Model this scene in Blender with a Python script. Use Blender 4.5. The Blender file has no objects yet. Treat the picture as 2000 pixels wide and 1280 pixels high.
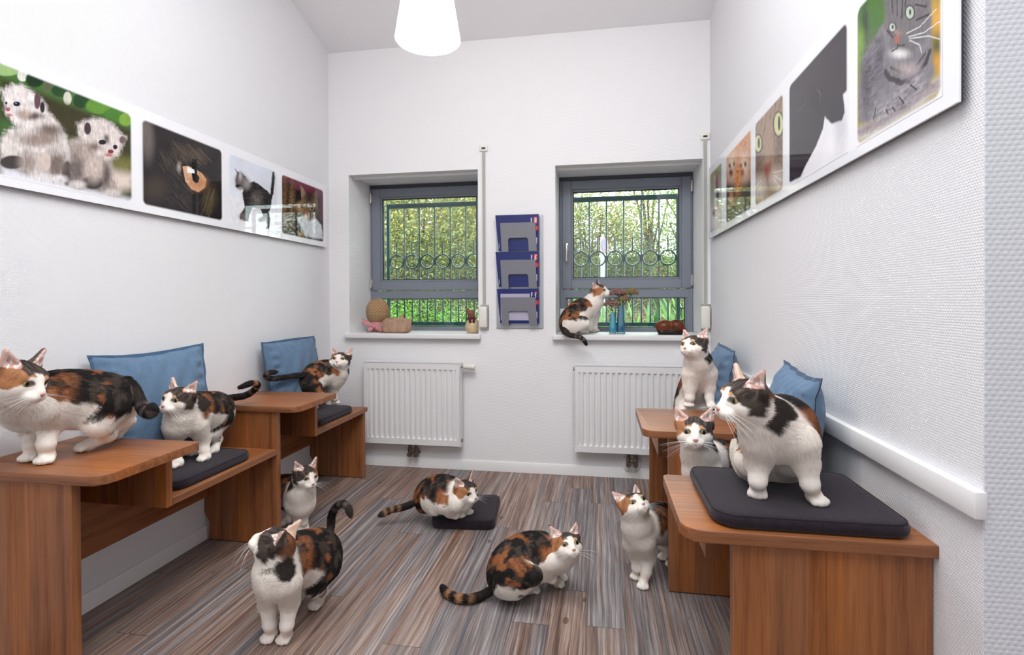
import bpy, bmesh, math, random
import numpy as np
from mathutils import Vector, Matrix
sc=bpy.context.scene
WORLD=9; E_BACK=44; E_MID=52; E_PEND=14; E_REAR=14; EXPO=0.45
FUR={k:(int(n*1),w) for k,n,w in (('c1',110000,.62),('c2',75000,.72),('c3',30000,1.2),('c4',50000,.85),('c5',100000,.62),('c6',64000,.8),('c7',80000,.72),('c8',26000,1.3),('c9',34000,1.15),('c10',80000,.68),('c11',150000,.55),('c12',76000,.72))}
CATS = {
 'c1': {
  'S': 1.38,
  'hp': [-1.8293, 1.3751, 1.0144],
  'hF': [0.9517, 0.1652, -0.2586],
  'hL': [-0.1901, 0.979, -0.0742],
  'torso': [[-1.9355, 1.4782, 0.902, 0.0737, 0.8], [-1.8906, 1.5163, 0.9311, 0.0964, 0.8], [-1.8551, 1.583, 0.9195, 0.1069, 0.85], [-1.8302, 1.658, 0.9021, 0.1033, 0.85], [-1.8324, 1.7184, 0.8905, 0.0868, 0.8]],
  'dors': [[0, 0, 1], [0, 0, 1]],
  'fl': [[[-1.8485, 1.4624, 0.9079], [-1.8769, 1.5079, 0.8443], [-1.8596, 1.4799, 0.7851]], [-1.8616, 1.4809, 0.72], 300],
  'fr': [[[-1.9696, 1.4927, 0.889], [-1.9687, 1.5227, 0.823], [-1.9509, 1.5051, 0.7744]], [-1.9449, 1.4966, 0.72], 290],
  'hl': [[[-1.7834, 1.6353, 0.8833], [-1.7826, 1.5945, 0.827], [-1.8099, 1.6605, 0.772]], [-1.8676, 1.6259, 0.72], 240],
  'hr': [[[-1.8626, 1.7335, 0.8669], [-1.83, 1.7284, 0.8133], [-1.8793, 1.8112, 0.7886]], [-1.9096, 1.7759, 0.72], 240],
  'tail': [[-1.7843, 1.7168, 0.959], [-1.7573, 1.7211, 0.9275], [-1.7294, 1.7154, 0.8881], [-1.691, 1.7013, 0.8571], [-1.6597, 1.6964, 0.8533], [-1.6643, 1.7058, 0.8686]],
  'tr': 0.024,
  'mir': 0,
  'zs': 0.72,
  'h': 0.0035,
  'heading': 235,
 },
 'c2': {
  'S': 1.272,
  'hp': [-1.8296, 2.0125, 0.8291],
  'hF': [-0.0129, -0.9889, 0.1483],
  'hL': [0.9945, -0.0281, -0.101],
  'torso': [[-1.8507, 2.0386, 0.728, 0.0595, 0.85], [-1.8521, 2.0994, 0.756, 0.0939, 0.8], [-1.8621, 2.1889, 0.7437, 0.0974, 0.85], [-1.8678, 2.269, 0.7314, 0.0955, 0.85], [-1.8766, 2.3181, 0.7233, 0.082, 0.85]],
  'dors': [[0, 0, 1], [0, 0, 1]],
  'fl': [[[-1.8099, 2.096, 0.7067], [-1.8149, 2.1351, 0.6305], [-1.8028, 2.1267, 0.5811]], [-1.7919, 2.1163, 0.535], 245],
  'fr': [[[-1.8585, 2.027, 0.7077], [-1.8977, 2.0605, 0.6308], [-1.8749, 2.0436, 0.5787]], [-1.842, 2.0127, 0.535], 245],
  'hl': [[[-1.8431, 2.2729, 0.7011], [-1.8437, 2.2216, 0.6385], [-1.8654, 2.2886, 0.5878]], [-1.8403, 2.2298, 0.535], 240],
  'hr': [[[-1.9274, 2.2993, 0.6924], [-1.9599, 2.2528, 0.6262], [-1.9934, 2.3076, 0.5673]], [-1.9083, 2.186, 0.535], 240],
  'tail': [[-1.8925, 2.3564, 0.7721], [-1.8847, 2.4286, 0.7667], [-1.8577, 2.4839, 0.768], [-1.8147, 2.4912, 0.7923], [-1.771, 2.4684, 0.827], [-1.7738, 2.4275, 0.8442], [-1.8084, 2.3912, 0.8308]],
  'tr': 0.019,
  'mir': 0,
  'zs': 0.535,
  'h': 0.0035,
  'heading': 235,
 },
 'c3': {
  'S': 1.276,
  'hp': [-1.7724, 3.3606, 0.8498],
  'hF': [0.1878, -0.939, 0.2882],
  'hL': [0.9822, 0.1818, -0.0478],
  'torso': [[-1.8226, 3.402, 0.7279, 0.0686, 0.85], [-1.8448, 3.358, 0.7697, 0.0856, 0.85], [-1.8765, 3.2919, 0.7712, 0.0912, 0.85], [-1.9008, 3.2167, 0.7537, 0.0895, 0.9], [-1.9249, 3.1822, 0.7379, 0.075, 0.9]],
  'dors': [[0, 0, 1], [0, 0, 1]],
  'fl': [[[-1.8995, 3.4498, 0.7045], [-1.9427, 3.4623, 0.6279], [-1.9501, 3.4606, 0.5763]], [-1.9497, 3.4454, 0.535], 30],
  'fr': [[[-1.8289, 3.3704, 0.7074], [-1.8442, 3.3977, 0.6414], [-1.8422, 3.4078, 0.5817]], [-1.8471, 3.4234, 0.535], 30],
  'hl': [[[-1.9695, 3.2555, 0.6977], [-1.9254, 3.2827, 0.631], [-1.9518, 3.2375, 0.6037]], [-1.977, 3.2977, 0.535], 20],
  'hr': [[[-1.8938, 3.1669, 0.7137], [-1.8338, 3.1764, 0.6355], [-1.8709, 3.1395, 0.6076]], [-1.9087, 3.24, 0.535], 20],
  'tail': [[-1.898, 3.1262, 0.784], [-1.9032, 3.024, 0.7953], [-1.9233, 2.9192, 0.7974], [-1.9452, 2.8446, 0.8018], [-1.9596, 2.812, 0.8217], [-1.9415, 2.8151, 0.84], [-1.9176, 2.8394, 0.8432]],
  'tr': 0.019,
  'mir': 0,
  'zs': 0.535,
  'h': 0.0035,
  'heading': 25,
 },
 'c4': {
  'S': 1.248,
  'hp': [-1.5735, 2.5889, 0.3129],
  'hF': [0.88, -0.4703, -0.0663],
  'hL': [0.4679, 0.8824, -0.049],
  'torso': [[-1.6265, 2.6295, 0.1554, 0.0792, 0.85], [-1.6888, 2.6701, 0.1908, 0.0864, 0.85], [-1.7581, 2.7092, 0.1871, 0.0908, 0.85], [-1.8288, 2.7478, 0.1631, 0.0923, 0.85], [-1.8796, 2.7696, 0.1462, 0.0782, 0.85]],
  'dors': [[0, 0, 1], [0, 0, 1]],
  'fl': [[[-1.607, 2.6328, 0.1553], [-1.638, 2.6676, 0.0795], [-1.6241, 2.6494, 0.0393]], [-1.6331, 2.6737, -0.012], -65],
  'fr': [[[-1.6656, 2.6229, 0.147], [-1.6692, 2.6624, 0.0739], [-1.655, 2.6441, 0.0337]], [-1.6525, 2.6445, -0.012], -65],
  'hl': [[[-1.8473, 2.795, 0.0993], [-1.8058, 2.771, 0.0358], [-1.8595, 2.8226, -0.0008]], [-1.7807, 2.7318, -0.012], -60],
  'hr': [[[-1.834, 2.7163, 0.13], [-1.7928, 2.6923, 0.0684], [-1.8466, 2.7337, 0.0244]], [-1.7952, 2.6951, -0.012], -60],
  'tail': [[-1.9007, 2.7866, 0.1813], [-1.9432, 2.7996, 0.1591], [-1.9737, 2.8044, 0.1189], [-1.9795, 2.7929, 0.0709]],
  'tr': 0.018,
  'mir': 1,
  'zs': -0.012,
  'h': 0.0035,
  'heading': -60,
 },
 'c5': {
  'S': 1.328,
  'hp': [-1.1836, 1.7318, 0.3666],
  'hF': [-0.8038, -0.0393, 0.5936],
  'hL': [0.1258, -0.9865, 0.1051],
  'torso': [[-1.1761, 1.7323, 0.2537, 0.0791, 0.85], [-1.1784, 1.7929, 0.276, 0.0971, 0.85], [-1.1544, 1.8778, 0.2555, 0.1051, 0.85], [-1.1403, 1.951, 0.2249, 0.1087, 0.85], [-1.1418, 2.0012, 0.2001, 0.0898, 0.85]],
  'dors': [[0, 0, 1], [0, 0, 1]],
  'fl': [[[-1.1316, 1.7395, 0.2309], [-1.1479, 1.7767, 0.1361], [-1.1476, 1.7559, 0.064]], [-1.169, 1.7782, -0.012], 265],
  'fr': [[[-1.221, 1.7549, 0.2149], [-1.2401, 1.7814, 0.1248], [-1.2221, 1.7637, 0.0556]], [-1.23, 1.7743, -0.012], 260],
  'hl': [[[-1.0917, 1.9285, 0.1983], [-1.1203, 1.8928, 0.1387], [-1.1306, 1.9717, 0.0715]], [-1.166, 1.9963, -0.012], 250],
  'hr': [[[-1.1997, 1.9811, 0.1627], [-1.22, 1.957, 0.1056], [-1.2449, 2.0234, 0.0457]], [-1.2677, 2.0135, -0.012], 250],
  'tail': [[-1.1245, 2.0249, 0.2678], [-1.1281, 2.0449, 0.311], [-1.1237, 2.046, 0.3545], [-1.1014, 2.0398, 0.3933], [-1.0708, 2.035, 0.4123], [-1.0379, 2.0202, 0.4072], [-1.0227, 2.0124, 0.3813]],
  'tr': 0.018,
  'mir': 0,
  'zs': -0.012,
  'h': 0.0035,
  'heading': 250,
  'lim': 0.2,
 },
 'c6': {
  'S': 1.27,
  'hp': [-0.7359, 2.8093, 0.2007],
  'hF': [0.8575, -0.5134, -0.0344],
  'hL': [0.5145, 0.8546, 0.0704],
  'torso': [[-0.7799, 2.8421, 0.1447, 0.0696, 0.9], [-0.8398, 2.8626, 0.1628, 0.0966, 0.9], [-0.9066, 2.8818, 0.1489, 0.1124, 0.95], [-0.9536, 2.8839, 0.1334, 0.1068, 1.0], [-0.9683, 2.8813, 0.1157, 0.089, 1.0]],
  'dors': [[0, 0, 1], [0, 0, 1]],
  'fl': [[[-0.76, 2.8453, 0.1302], [-0.7823, 2.8716, 0.0747], [-0.7596, 2.8652, 0.064]], [-0.7439, 2.8856, 0.045], -30],
  'fr': [[[-0.7866, 2.7599, 0.1473], [-0.8175, 2.7847, 0.0929], [-0.7894, 2.7893, 0.0757]], [-0.7763, 2.8378, 0.045], -30],
  'hl': [[[-0.9484, 2.915, 0.1041], [-0.9011, 2.9429, 0.072], [-0.9488, 2.9347, 0.0421]], [-0.8902, 2.9066, 0.045], -20],
  'hr': [[[-0.9109, 2.7999, 0.1443], [-0.8478, 2.7496, 0.1447], [-0.9018, 2.7707, 0.0989]], [-0.8854, 2.8706, 0.045], -20],
  'tail': [[-0.9967, 2.8564, 0.1353], [-1.034, 2.8399, 0.1158], [-1.0797, 2.822, 0.0964], [-1.125, 2.8042, 0.086], [-1.1682, 2.7969, 0.0774], [-1.2045, 2.7806, 0.0613], [-1.2204, 2.7677, 0.0539]],
  'tr': 0.021,
  'mir': 0,
  'zs': 0.045,
  'h': 0.0035,
  'heading': -20,
  'lim': 0.3,
 },
 'c7': {
  'S': 1.185,
  'hp': [-0.1338, 2.2207, 0.2137],
  'hF': [0.3386, -0.8092, 0.4802],
  'hL': [0.914, 0.4041, 0.0364],
  'torso': [[-0.1977, 2.2702, 0.1327, 0.0629, 0.85], [-0.2464, 2.2622, 0.1553, 0.0899, 0.9], [-0.3146, 2.2304, 0.1409, 0.1114, 0.9], [-0.3648, 2.1915, 0.1188, 0.1099, 0.95], [-0.387, 2.1774, 0.0912, 0.0919, 1.0]],
  'dors': [[-0.3, 0, 1], [-0.8, 0, 0.8]],
  'fl': [[[-0.1939, 2.3314, 0.0889], [-0.2112, 2.3686, 0.0265], [-0.1927, 2.3715, 0.0076]], [-0.1737, 2.3672, -0.012], 0],
  'fr': [[[-0.2141, 2.2068, 0.1496], [-0.2293, 2.2241, 0.0909], [-0.2041, 2.2382, 0.0634]], [-0.1836, 2.3141, -0.012], 0],
  'hl': [[[-0.3751, 2.2805, 0.0494], [-0.2987, 2.3135, 0.0385], [-0.3685, 2.2811, -0.0147]], [-0.2966, 2.2961, -0.012], 10],
  'hr': [[[-0.3492, 2.1231, 0.1229], [-0.2652, 2.0867, 0.1492], [-0.3447, 2.1335, 0.047]], [-0.2861, 2.2484, -0.012], 10],
  'tail': [[-0.4076, 2.204, 0.0465], [-0.4409, 2.1781, 0.0355], [-0.492, 2.1547, 0.011], [-0.5395, 2.1202, 0.011], [-0.5948, 2.119, 0.011], [-0.6487, 2.1493, 0.011], [-0.6802, 2.1846, 0.011]],
  'tr': 0.021,
  'mir': 0,
  'zs': -0.012,
  'h': 0.0035,
  'heading': 15,
 },
 'c8': {
  'S': 1.186,
  'hp': [0.0055, 3.9354, 1.3271],
  'hF': [0.9156, -0.3406, 0.2137],
  'hL': [0.288, 0.9264, 0.2426],
  'torso': [[-0.0444, 3.9365, 1.2304, 0.0652, 0.85], [-0.0929, 3.8978, 1.2157, 0.0761, 0.85], [-0.1477, 3.8478, 1.1713, 0.0941, 0.9], [-0.191, 3.8097, 1.1125, 0.0971, 0.95], [-0.2016, 3.7975, 1.0757, 0.082, 1.0]],
  'dors': [[-0.5, -0.2, 0.8], [-1, -0.4, 0.1]],
  'fl': [[[-0.0298, 3.9891, 1.1677], [-0.0379, 4.0177, 1.1043], [-0.0343, 4.0281, 1.0568]], [-0.0272, 4.1173, 1.016], 25],
  'fr': [[[-0.0672, 3.9322, 1.1691], [-0.0756, 3.9607, 1.1065], [-0.0682, 3.9718, 1.0596]], [-0.058, 4.0502, 1.016], 25],
  'hl': [[[-0.1691, 3.9045, 1.101], [-0.0899, 3.9177, 1.093], [-0.1693, 3.904, 1.0398]], [-0.0853, 4.0475, 1.016], 25],
  'hr': [[[-0.1885, 3.7593, 1.0998], [-0.1007, 3.7537, 1.1003], [-0.1814, 3.76, 1.0408]], [-0.1024, 3.9532, 1.016], 25],
  'tail': [[-0.237, 3.7102, 1.0435], [-0.2138, 3.6835, 1.0235], [-0.1771, 3.6693, 1.0157], [-0.1342, 3.6663, 1.0073], [-0.1058, 3.6658, 0.9896], [-0.0883, 3.6736, 0.9568]],
  'tr': 0.02,
  'mir': 0,
  'zs': 1.016,
  'h': 0.004,
  'heading': 25,
 },
 'c9': {
  'S': 1.312,
  'hp': [0.4843, 2.8168, 1.0195],
  'hF': [-0.6297, -0.739, 0.2396],
  'hL': [0.7724, -0.6284, 0.0922],
  'torso': [[0.5257, 2.8837, 0.9022, 0.0735, 1.0], [0.5343, 2.9455, 0.8386, 0.089, 1.0], [0.5341, 3.036, 0.7446, 0.1033, 1.0], [0.5351, 3.1065, 0.6585, 0.1116, 1.0], [0.5327, 3.1259, 0.5983, 0.1065, 1.0]],
  'dors': [[0, 1, 0.4], [0, 1, 0.2]],
  'fl': [[[0.5719, 2.881, 0.868], [0.5797, 2.8818, 0.803], [0.5748, 2.8705, 0.7479]], [0.5791, 2.8543, 0.7], 280],
  'fr': [[[0.4783, 2.8653, 0.8684], [0.4727, 2.8639, 0.8034], [0.4709, 2.8531, 0.7484]], [0.4674, 2.8643, 0.7], 265],
  'hl': [[[0.5836, 3.0233, 0.6568], [0.5837, 2.9422, 0.6515], [0.5929, 3.0443, 0.5378]], [0.625, 3.123, 0.49], 275],
  'hr': [[[0.4768, 3.0055, 0.6572], [0.4499, 2.9198, 0.6521], [0.4741, 3.0244, 0.5383]], [0.4717, 3.0998, 0.49], 265],
  'tail': [[0.55, 3.2801, 0.484], [0.4855, 3.2488, 0.4584], [0.4375, 3.1597, 0.4672]],
  'tr': 0.018,
  'mir': 0,
  'zs': 0.7,
  'h': 0.0035,
  'heading': 265,
  'lim': 0.2,
 },
 'c10': {
  'S': 1.287,
  'hp': [0.3555, 2.043, 0.7624],
  'hF': [-0.145, -0.9725, 0.1821],
  'hL': [0.9893, -0.1395, 0.0427],
  'torso': [[0.3954, 2.1094, 0.6124, 0.0677, 0.9], [0.4396, 2.1777, 0.6235, 0.0861, 0.9], [0.4899, 2.2569, 0.591, 0.0975, 0.95], [0.5291, 2.3138, 0.5534, 0.0998, 1.0], [0.5468, 2.3369, 0.525, 0.0919, 1.0]],
  'dors': [[0.5, 0.5, 1], [0.6, 0.6, 0.5]],
  'fl': [[[0.4183, 2.0726, 0.596], [0.4263, 2.0937, 0.5301], [0.4201, 2.0821, 0.4749]], [0.3845, 1.923, 0.49], 245],
  'fr': [[[0.3642, 2.0838, 0.5993], [0.3755, 2.1054, 0.5229], [0.3696, 2.094, 0.4771]], [0.3385, 1.9378, 0.49], 245],
  'tail': [[0.6073, 2.4475, 0.4112], [0.5745, 2.4012, 0.3699], [0.5269, 2.3323, 0.3609]],
  'tr': 0.02,
  'mir': 0,
  'zs': 0.49,
  'h': 0.0035,
  'heading': 215,
 },
 'c11': {
  'S': 1.194,
  'hp': [0.3722, 1.4291, 1.003],
  'hF': [-0.9499, -0.3121, 0.0157],
  'hL': [0.3117, -0.9499, -0.0251],
  'torso': [[0.461, 1.4737, 0.9138, 0.0762, 0.95], [0.5034, 1.5416, 0.9124, 0.0937, 0.95], [0.5077, 1.6231, 0.8627, 0.1019, 0.95], [0.5061, 1.6833, 0.8093, 0.1028, 1.0], [0.5031, 1.713, 0.78, 0.0921, 1.0]],
  'dors': [[0, 0.5, 1], [0, 1, 0.5]],
  'fl': [[[0.5153, 1.4421, 0.8948], [0.5255, 1.4434, 0.8419], [0.5318, 1.434, 0.7953]], [0.5524, 1.45, 0.739], 290],
  'fr': [[[0.4149, 1.4557, 0.8869], [0.4164, 1.4657, 0.8338], [0.4105, 1.4491, 0.7914]], [0.4188, 1.4786, 0.739], 250],
  'hl': [[[0.5492, 1.66, 0.795], [0.5278, 1.5552, 0.8184], [0.549, 1.6596, 0.7491]], [0.5516, 1.6673, 0.739], 270],
  'hr': [[[0.4482, 1.6431, 0.7954], [0.4052, 1.5346, 0.8189], [0.4599, 1.6648, 0.7273]], [0.4449, 1.6417, 0.739], 240],
  'tail': [[0.5741, 1.8056, 0.7355], [0.6151, 1.8124, 0.7187], [0.6249, 1.7532, 0.722], [0.6017, 1.6683, 0.7336]],
  'tr': 0.019,
  'mir': 0,
  'zs': 0.739,
  'h': 0.0035,
  'heading': 245,
  'lim': 0.5,
  'front': 0.12,
 },
 'c12': {
  'S': 1.246,
  'hp': [0.1547, 2.3511, 0.3495],
  'hF': [0.3087, -0.6555, 0.6892],
  'hL': [0.8386, 0.5295, 0.128],
  'torso': [[0.1676, 2.3827, 0.2256, 0.0666, 0.9], [0.2106, 2.4407, 0.2335, 0.0892, 0.9], [0.274, 2.5221, 0.2149, 0.0966, 0.9], [0.3469, 2.6152, 0.1752, 0.0998, 0.9], [0.3939, 2.6735, 0.1432, 0.0865, 0.9]],
  'dors': [[0, 0, 1], [0, 0, 1]],
  'fl': [[[0.1952, 2.3668, 0.1889], [0.2167, 2.4103, 0.1052], [0.2056, 2.3878, 0.0463]], [0.1902, 2.3654, -0.012], 260],
  'fr': [[[0.1483, 2.3993, 0.1658], [0.1662, 2.4323, 0.0976], [0.1677, 2.422, 0.0441]], [0.1665, 2.4391, -0.012], 250],
  'hl': [[[0.3758, 2.5995, 0.1441], [0.3397, 2.5626, 0.0843], [0.3845, 2.6609, 0.0209]], [0.3417, 2.5786, -0.012], 230],
  'hr': [[[0.35, 2.676, 0.1084], [0.3171, 2.6499, 0.0617], [0.3527, 2.7366, 0.0083]], [0.3138, 2.6442, -0.012], 230],
  'tail': [[0.4374, 2.7316, 0.1679], [0.4944, 2.8017, 0.1293], [0.5495, 2.8511, 0.0717], [0.5854, 2.8769, 0.0086]],
  'tr': 0.018,
  'mir': 0,
  'zs': -0.012,
  'h': 0.0035,
  'heading': 225,
 },
}
PRINTS = {
 'kittens': {"Y":[1.27,2.036],"ops":[["bg",[70,112,52],[58,62,30]],["ell",[0.345,0.955],[0.057,0.048],[0.0,-0.059],[150,180,120],0.12,0],["ell",[0.412,0.96],[0.024,0.02],[-0.001,-0.061],[215,215,205],0.12,0],["ell",[0.466,0.963],[0.042,0.033],[0.0,-0.073],[28,52,30],0.12,0],["ell",[0.524,0.945],[0.021,0.016],[-0.001,-0.064],[90,95,70],0.12,0],["ell",[0.595,0.956],[0.052,0.039],[0.0,-0.065],[35,70,35],0.12,0],["ell",[0.623,0.9],[0.021,0.015],[0.0,-0.066],[205,205,190],0.12,0],["ell",[0.694,0.929],[0.043,0.031],[0.0,-0.079],[30,66,30],0.12,0],["ell",[0.794,0.943],[0.074,0.051],[0.0,-0.082],[92,140,48],0.12,0],["ell",[0.909,0.925],[0.087,0.058],[0.0,-0.085],[70,120,40],0.12,0],["ell",[0.959,0.909],[0.044,0.029],[-0.001,-0.074],[120,160,60],0.12,0],["poly",[[0.317,0.854],[0.461,0.855],[0.682,0.842],[1.002,0.812],[1.0,0.46],[0.68,0.526],[0.315,0.491]],[58,54,30],0.05,0.0,0],["poly",[[0.315,0.491],[0.409,0.512],[0.409,0.43],[0.314,0.335]],[70,105,60],0.1,0.0,0],["poly",[[0.872,0.456],[1.001,0.485],[1.0,0.334],[0.871,0.3]],[120,115,60],0.1,0.0,0],["poly",[[0.313,0.09],[0.457,0.077],[0.677,0.052],[0.998,0.045],[0.997,-0.169],[0.312,-0.126]],[226,224,232],0.05,0.0,0],["poly",[[0.857,0.305],[1.0,0.322],[0.999,0.171],[0.856,0.053]],[222,205,195],0.08,0.0,0],["poly",[[0.409,0.492],[0.512,0.714],[0.577,0.639],[0.621,0.503],[0.643,0.361],[0.648,0.085],[0.596,0.041],[0.53,0.056],[0.447,0.072],[0.397,0.1],[0.34,0.113],[0.313,0.119],[0.314,0.335],[0.356,0.439]],[214,206,202],0.03,0.03,1],["ell",[0.364,0.144],[0.053,0.027],[0.0,-0.06],[70,62,62],0.15,0],["ell",[0.532,0.526],[0.061,0.037],[0.0,-0.064],[120,106,100],0.2,1],["ell",[0.484,0.413],[0.092,0.053],[0.0,-0.063],[150,134,126],0.2,1],["ell",[0.619,0.161],[0.029,0.013],[0.0,-0.121],[38,32,36],0.15,0],["ell",[0.563,0.222],[0.051,0.024],[0.0,-0.13],[120,106,100],0.2,1],["ell",[0.432,0.178],[0.041,0.02],[0.0,-0.092],[160,146,140],0.2,1],["ell",[0.504,0.214],[0.032,0.016],[-0.001,-0.095],[205,190,182],0.15,0],["poly",[[0.316,0.756],[0.335,0.77],[0.368,0.84],[0.411,0.866],[0.451,0.842],[0.491,0.805],[0.523,0.732],[0.512,0.64],[0.48,0.557],[0.434,0.486],[0.385,0.466],[0.357,0.518],[0.336,0.574],[0.33,0.687]],[222,214,212],0.03,0.025,1],["ell",[0.454,0.613],[0.047,0.031],[0.0,-0.031],[96,82,78],0.3,1],["ell",[0.415,0.607],[0.029,0.02],[-0.001,-0.041],[170,150,140],0.3,1],["ell",[0.476,0.773],[0.015,0.011],[-0.001,-0.079],[96,70,76],0.12,0],["ell",[0.499,0.726],[0.011,0.008],[0.0,-0.053],[50,42,46],0.15,0],["ell",[0.384,0.677],[0.015,0.01],[0.0,-0.022],[28,34,48],0.12,0],["ell",[0.381,0.681],[0.003,0.002],[0.0,-0.005],[170,190,215],0.2,0],["ell",[0.34,0.654],[0.005,0.003],[0.0,-0.014],[40,44,56],0.2,0],["ell",[0.346,0.602],[0.01,0.007],[0.0,-0.018],[170,92,100],0.15,0],["ell",[0.354,0.557],[0.012,0.007],[0.0,-0.012],[190,110,115],0.3,0],["ell",[0.498,0.069],[0.043,0.019],[0.0,-0.04],[222,216,216],0.12,1],["ell",[0.574,0.081],[0.045,0.019],[-0.001,-0.042],[222,216,216],0.12,1],["poly",[[0.633,0.499],[0.717,0.615],[0.831,0.495],[0.872,0.42],[0.877,0.218],[0.911,0.075],[0.897,0.027],[0.829,0.043],[0.803,0.08],[0.726,0.072],[0.677,0.03],[0.63,0.044],[0.642,0.171]],[170,156,150],0.03,0.03,1],["ell",[0.666,0.227],[0.037,0.017],[0.0,-0.146],[110,98,94],0.25,1],["ell",[0.758,0.132],[0.058,0.024],[0.0,-0.07],[40,34,36],0.2,0],["ell",[0.83,0.245],[0.027,0.012],[-0.001,-0.131],[92,82,80],0.2,1],["ell",[0.765,0.274],[0.045,0.021],[-0.001,-0.128],[196,180,172],0.25,1],["poly",[[0.675,0.68],[0.718,0.753],[0.762,0.798],[0.827,0.823],[0.887,0.802],[0.922,0.739],[0.965,0.727],[0.936,0.6],[0.907,0.474],[0.844,0.406],[0.779,0.431],[0.729,0.508],[0.68,0.548]],[214,204,200],0.03,0.03,1],["ell",[0.729,0.669],[0.019,0.011],[0.0,-0.063],[70,52,58],0.15,0],["ell",[0.936,0.673],[0.019,0.011],[0.0,-0.041],[110,90,92],0.2,0],["ell",[0.839,0.629],[0.017,0.011],[0.0,-0.047],[110,94,88],0.3,1],["ell",[0.766,0.506],[0.033,0.018],[0.0,-0.046],[130,112,104],0.3,1],["ell",[0.813,0.577],[0.022,0.012],[0.0,-0.026],[24,22,30],0.12,0],["ell",[0.89,0.569],[0.014,0.007],[0.0,-0.025],[24,22,30],0.14,0],["ell",[0.862,0.504],[0.018,0.009],[0.0,-0.022],[120,50,56],0.15,0],["ell",[0.851,0.462],[0.024,0.012],[0.0,-0.016],[190,100,104],0.3,0],["ell",[0.671,0.072],[0.044,0.019],[0.0,-0.04],[205,198,196],0.12,1],["ell",[0.87,0.065],[0.05,0.019],[-0.001,-0.044],[205,198,196],0.12,1]]},
 'eye': {"Y":[2.084,2.606],"ops":[["bg",[34,28,29],[30,25,27]],["ell",[0.036,0.891],[0.056,0.024],[-0.001,-0.131],[112,98,90],0.5,0],["ell",[0.067,0.752],[0.056,0.021],[-0.001,-0.194],[104,96,92],0.6,0],["ell",[0.142,0.232],[0.117,0.032],[-0.001,-0.124],[62,52,44],0.8,0],["ell",[0.827,0.301],[0.089,0.023],[-0.001,-0.154],[66,58,44],0.8,0],["ell",[0.687,0.889],[0.183,0.067],[-0.001,-0.139],[46,38,38],0.8,0],["hair",90,[0.175,0.742],[0.458,0.495],[0.061,-0.077],0.004,[96,80,66]],["hair",90,[0.315,0.902],[0.686,0.75],[0.134,-0.099],0.004,[104,88,70]],["hair",80,[0.251,0.495],[0.543,0.072],[0.074,-0.068],0.004,[84,72,62]],["hair",60,[0.731,0.428],[0.888,0.077],[-0.062,-0.143],0.004,[110,96,66]],["ell",[0.416,0.57],[0.024,0.008],[0.0,-0.055],[150,140,135],0.3,0],["poly",[[0.438,0.61],[0.548,0.646],[0.685,0.623],[0.786,0.538],[0.767,0.391],[0.665,0.301],[0.545,0.314],[0.458,0.407]],[14,11,12],0.02,0.0,0],["poly",[[0.456,0.592],[0.525,0.621],[0.615,0.612],[0.708,0.584],[0.768,0.521],[0.749,0.41],[0.659,0.322],[0.567,0.337],[0.49,0.416]],[206,160,124],0.008,0,1],["ell",[0.66,0.443],[0.095,0.027],[-0.001,-0.081],[176,122,84],0.4,0],["poly",[[0.582,0.726],[0.639,0.745],[0.643,0.552],[0.675,0.516],[0.654,0.447],[0.623,0.43],[0.585,0.455],[0.571,0.542]],[10,8,9],0.006,0.0,0],["poly",[[0.516,0.611],[0.604,0.597],[0.611,0.554],[0.516,0.531]],[236,238,242],0.004,0.0,0]]},
 'walking_kitten': {"Y":[2.656,3.11],"ops":[["bg",[214,219,232],[234,234,240]],["poly",[[-0.017,0.408],[0.998,0.339],[0.995,0.013],[-0.022,0.002]],[236,235,241],0.02,0.0,0],["poly",[[0.102,0.808],[0.161,0.772],[0.237,0.77],[0.314,0.743],[0.392,0.668],[0.474,0.713],[0.607,0.685],[0.763,0.635],[0.834,0.601],[0.884,0.957],[0.921,0.993],[0.944,0.896],[0.908,0.63],[0.861,0.504],[0.85,0.388],[0.795,0.301],[0.839,0.207],[0.801,0.036],[0.721,0.03],[0.757,0.092],[0.723,0.212],[0.705,0.159],[0.601,0.117],[0.585,0.151],[0.671,0.215],[0.62,0.318],[0.453,0.309],[0.387,0.189],[0.362,0.077],[0.268,0.079],[0.292,0.148],[0.253,0.088],[0.192,0.095],[0.208,0.168],[0.294,0.278],[0.249,0.48],[0.273,0.544],[0.129,0.533],[0.123,0.658],[0.154,0.747]],[50,46,46],0.01,0.012,2],["ell",[0.221,0.66],[0.092,0.024],[-0.001,-0.093],[112,106,104],0.3,1],["ell",[0.345,0.644],[0.063,0.016],[-0.001,-0.071],[150,145,142],0.4,0],["ell",[0.214,0.728],[0.03,0.008],[-0.001,-0.058],[176,166,166],0.3,0],["ell",[0.174,0.567],[0.046,0.011],[0.0,-0.023],[36,32,32],0.3,0],["ell",[0.219,0.543],[0.046,0.011],[0.0,-0.021],[150,145,142],0.4,0],["ell",[0.537,0.448],[0.102,0.022],[-0.001,-0.11],[104,99,96],0.5,2],["ell",[0.261,0.142],[0.063,0.012],[0.0,-0.047],[110,104,100],0.4,1],["ell",[0.653,0.163],[0.07,0.012],[0.0,-0.032],[120,112,106],0.4,0]]},
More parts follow.
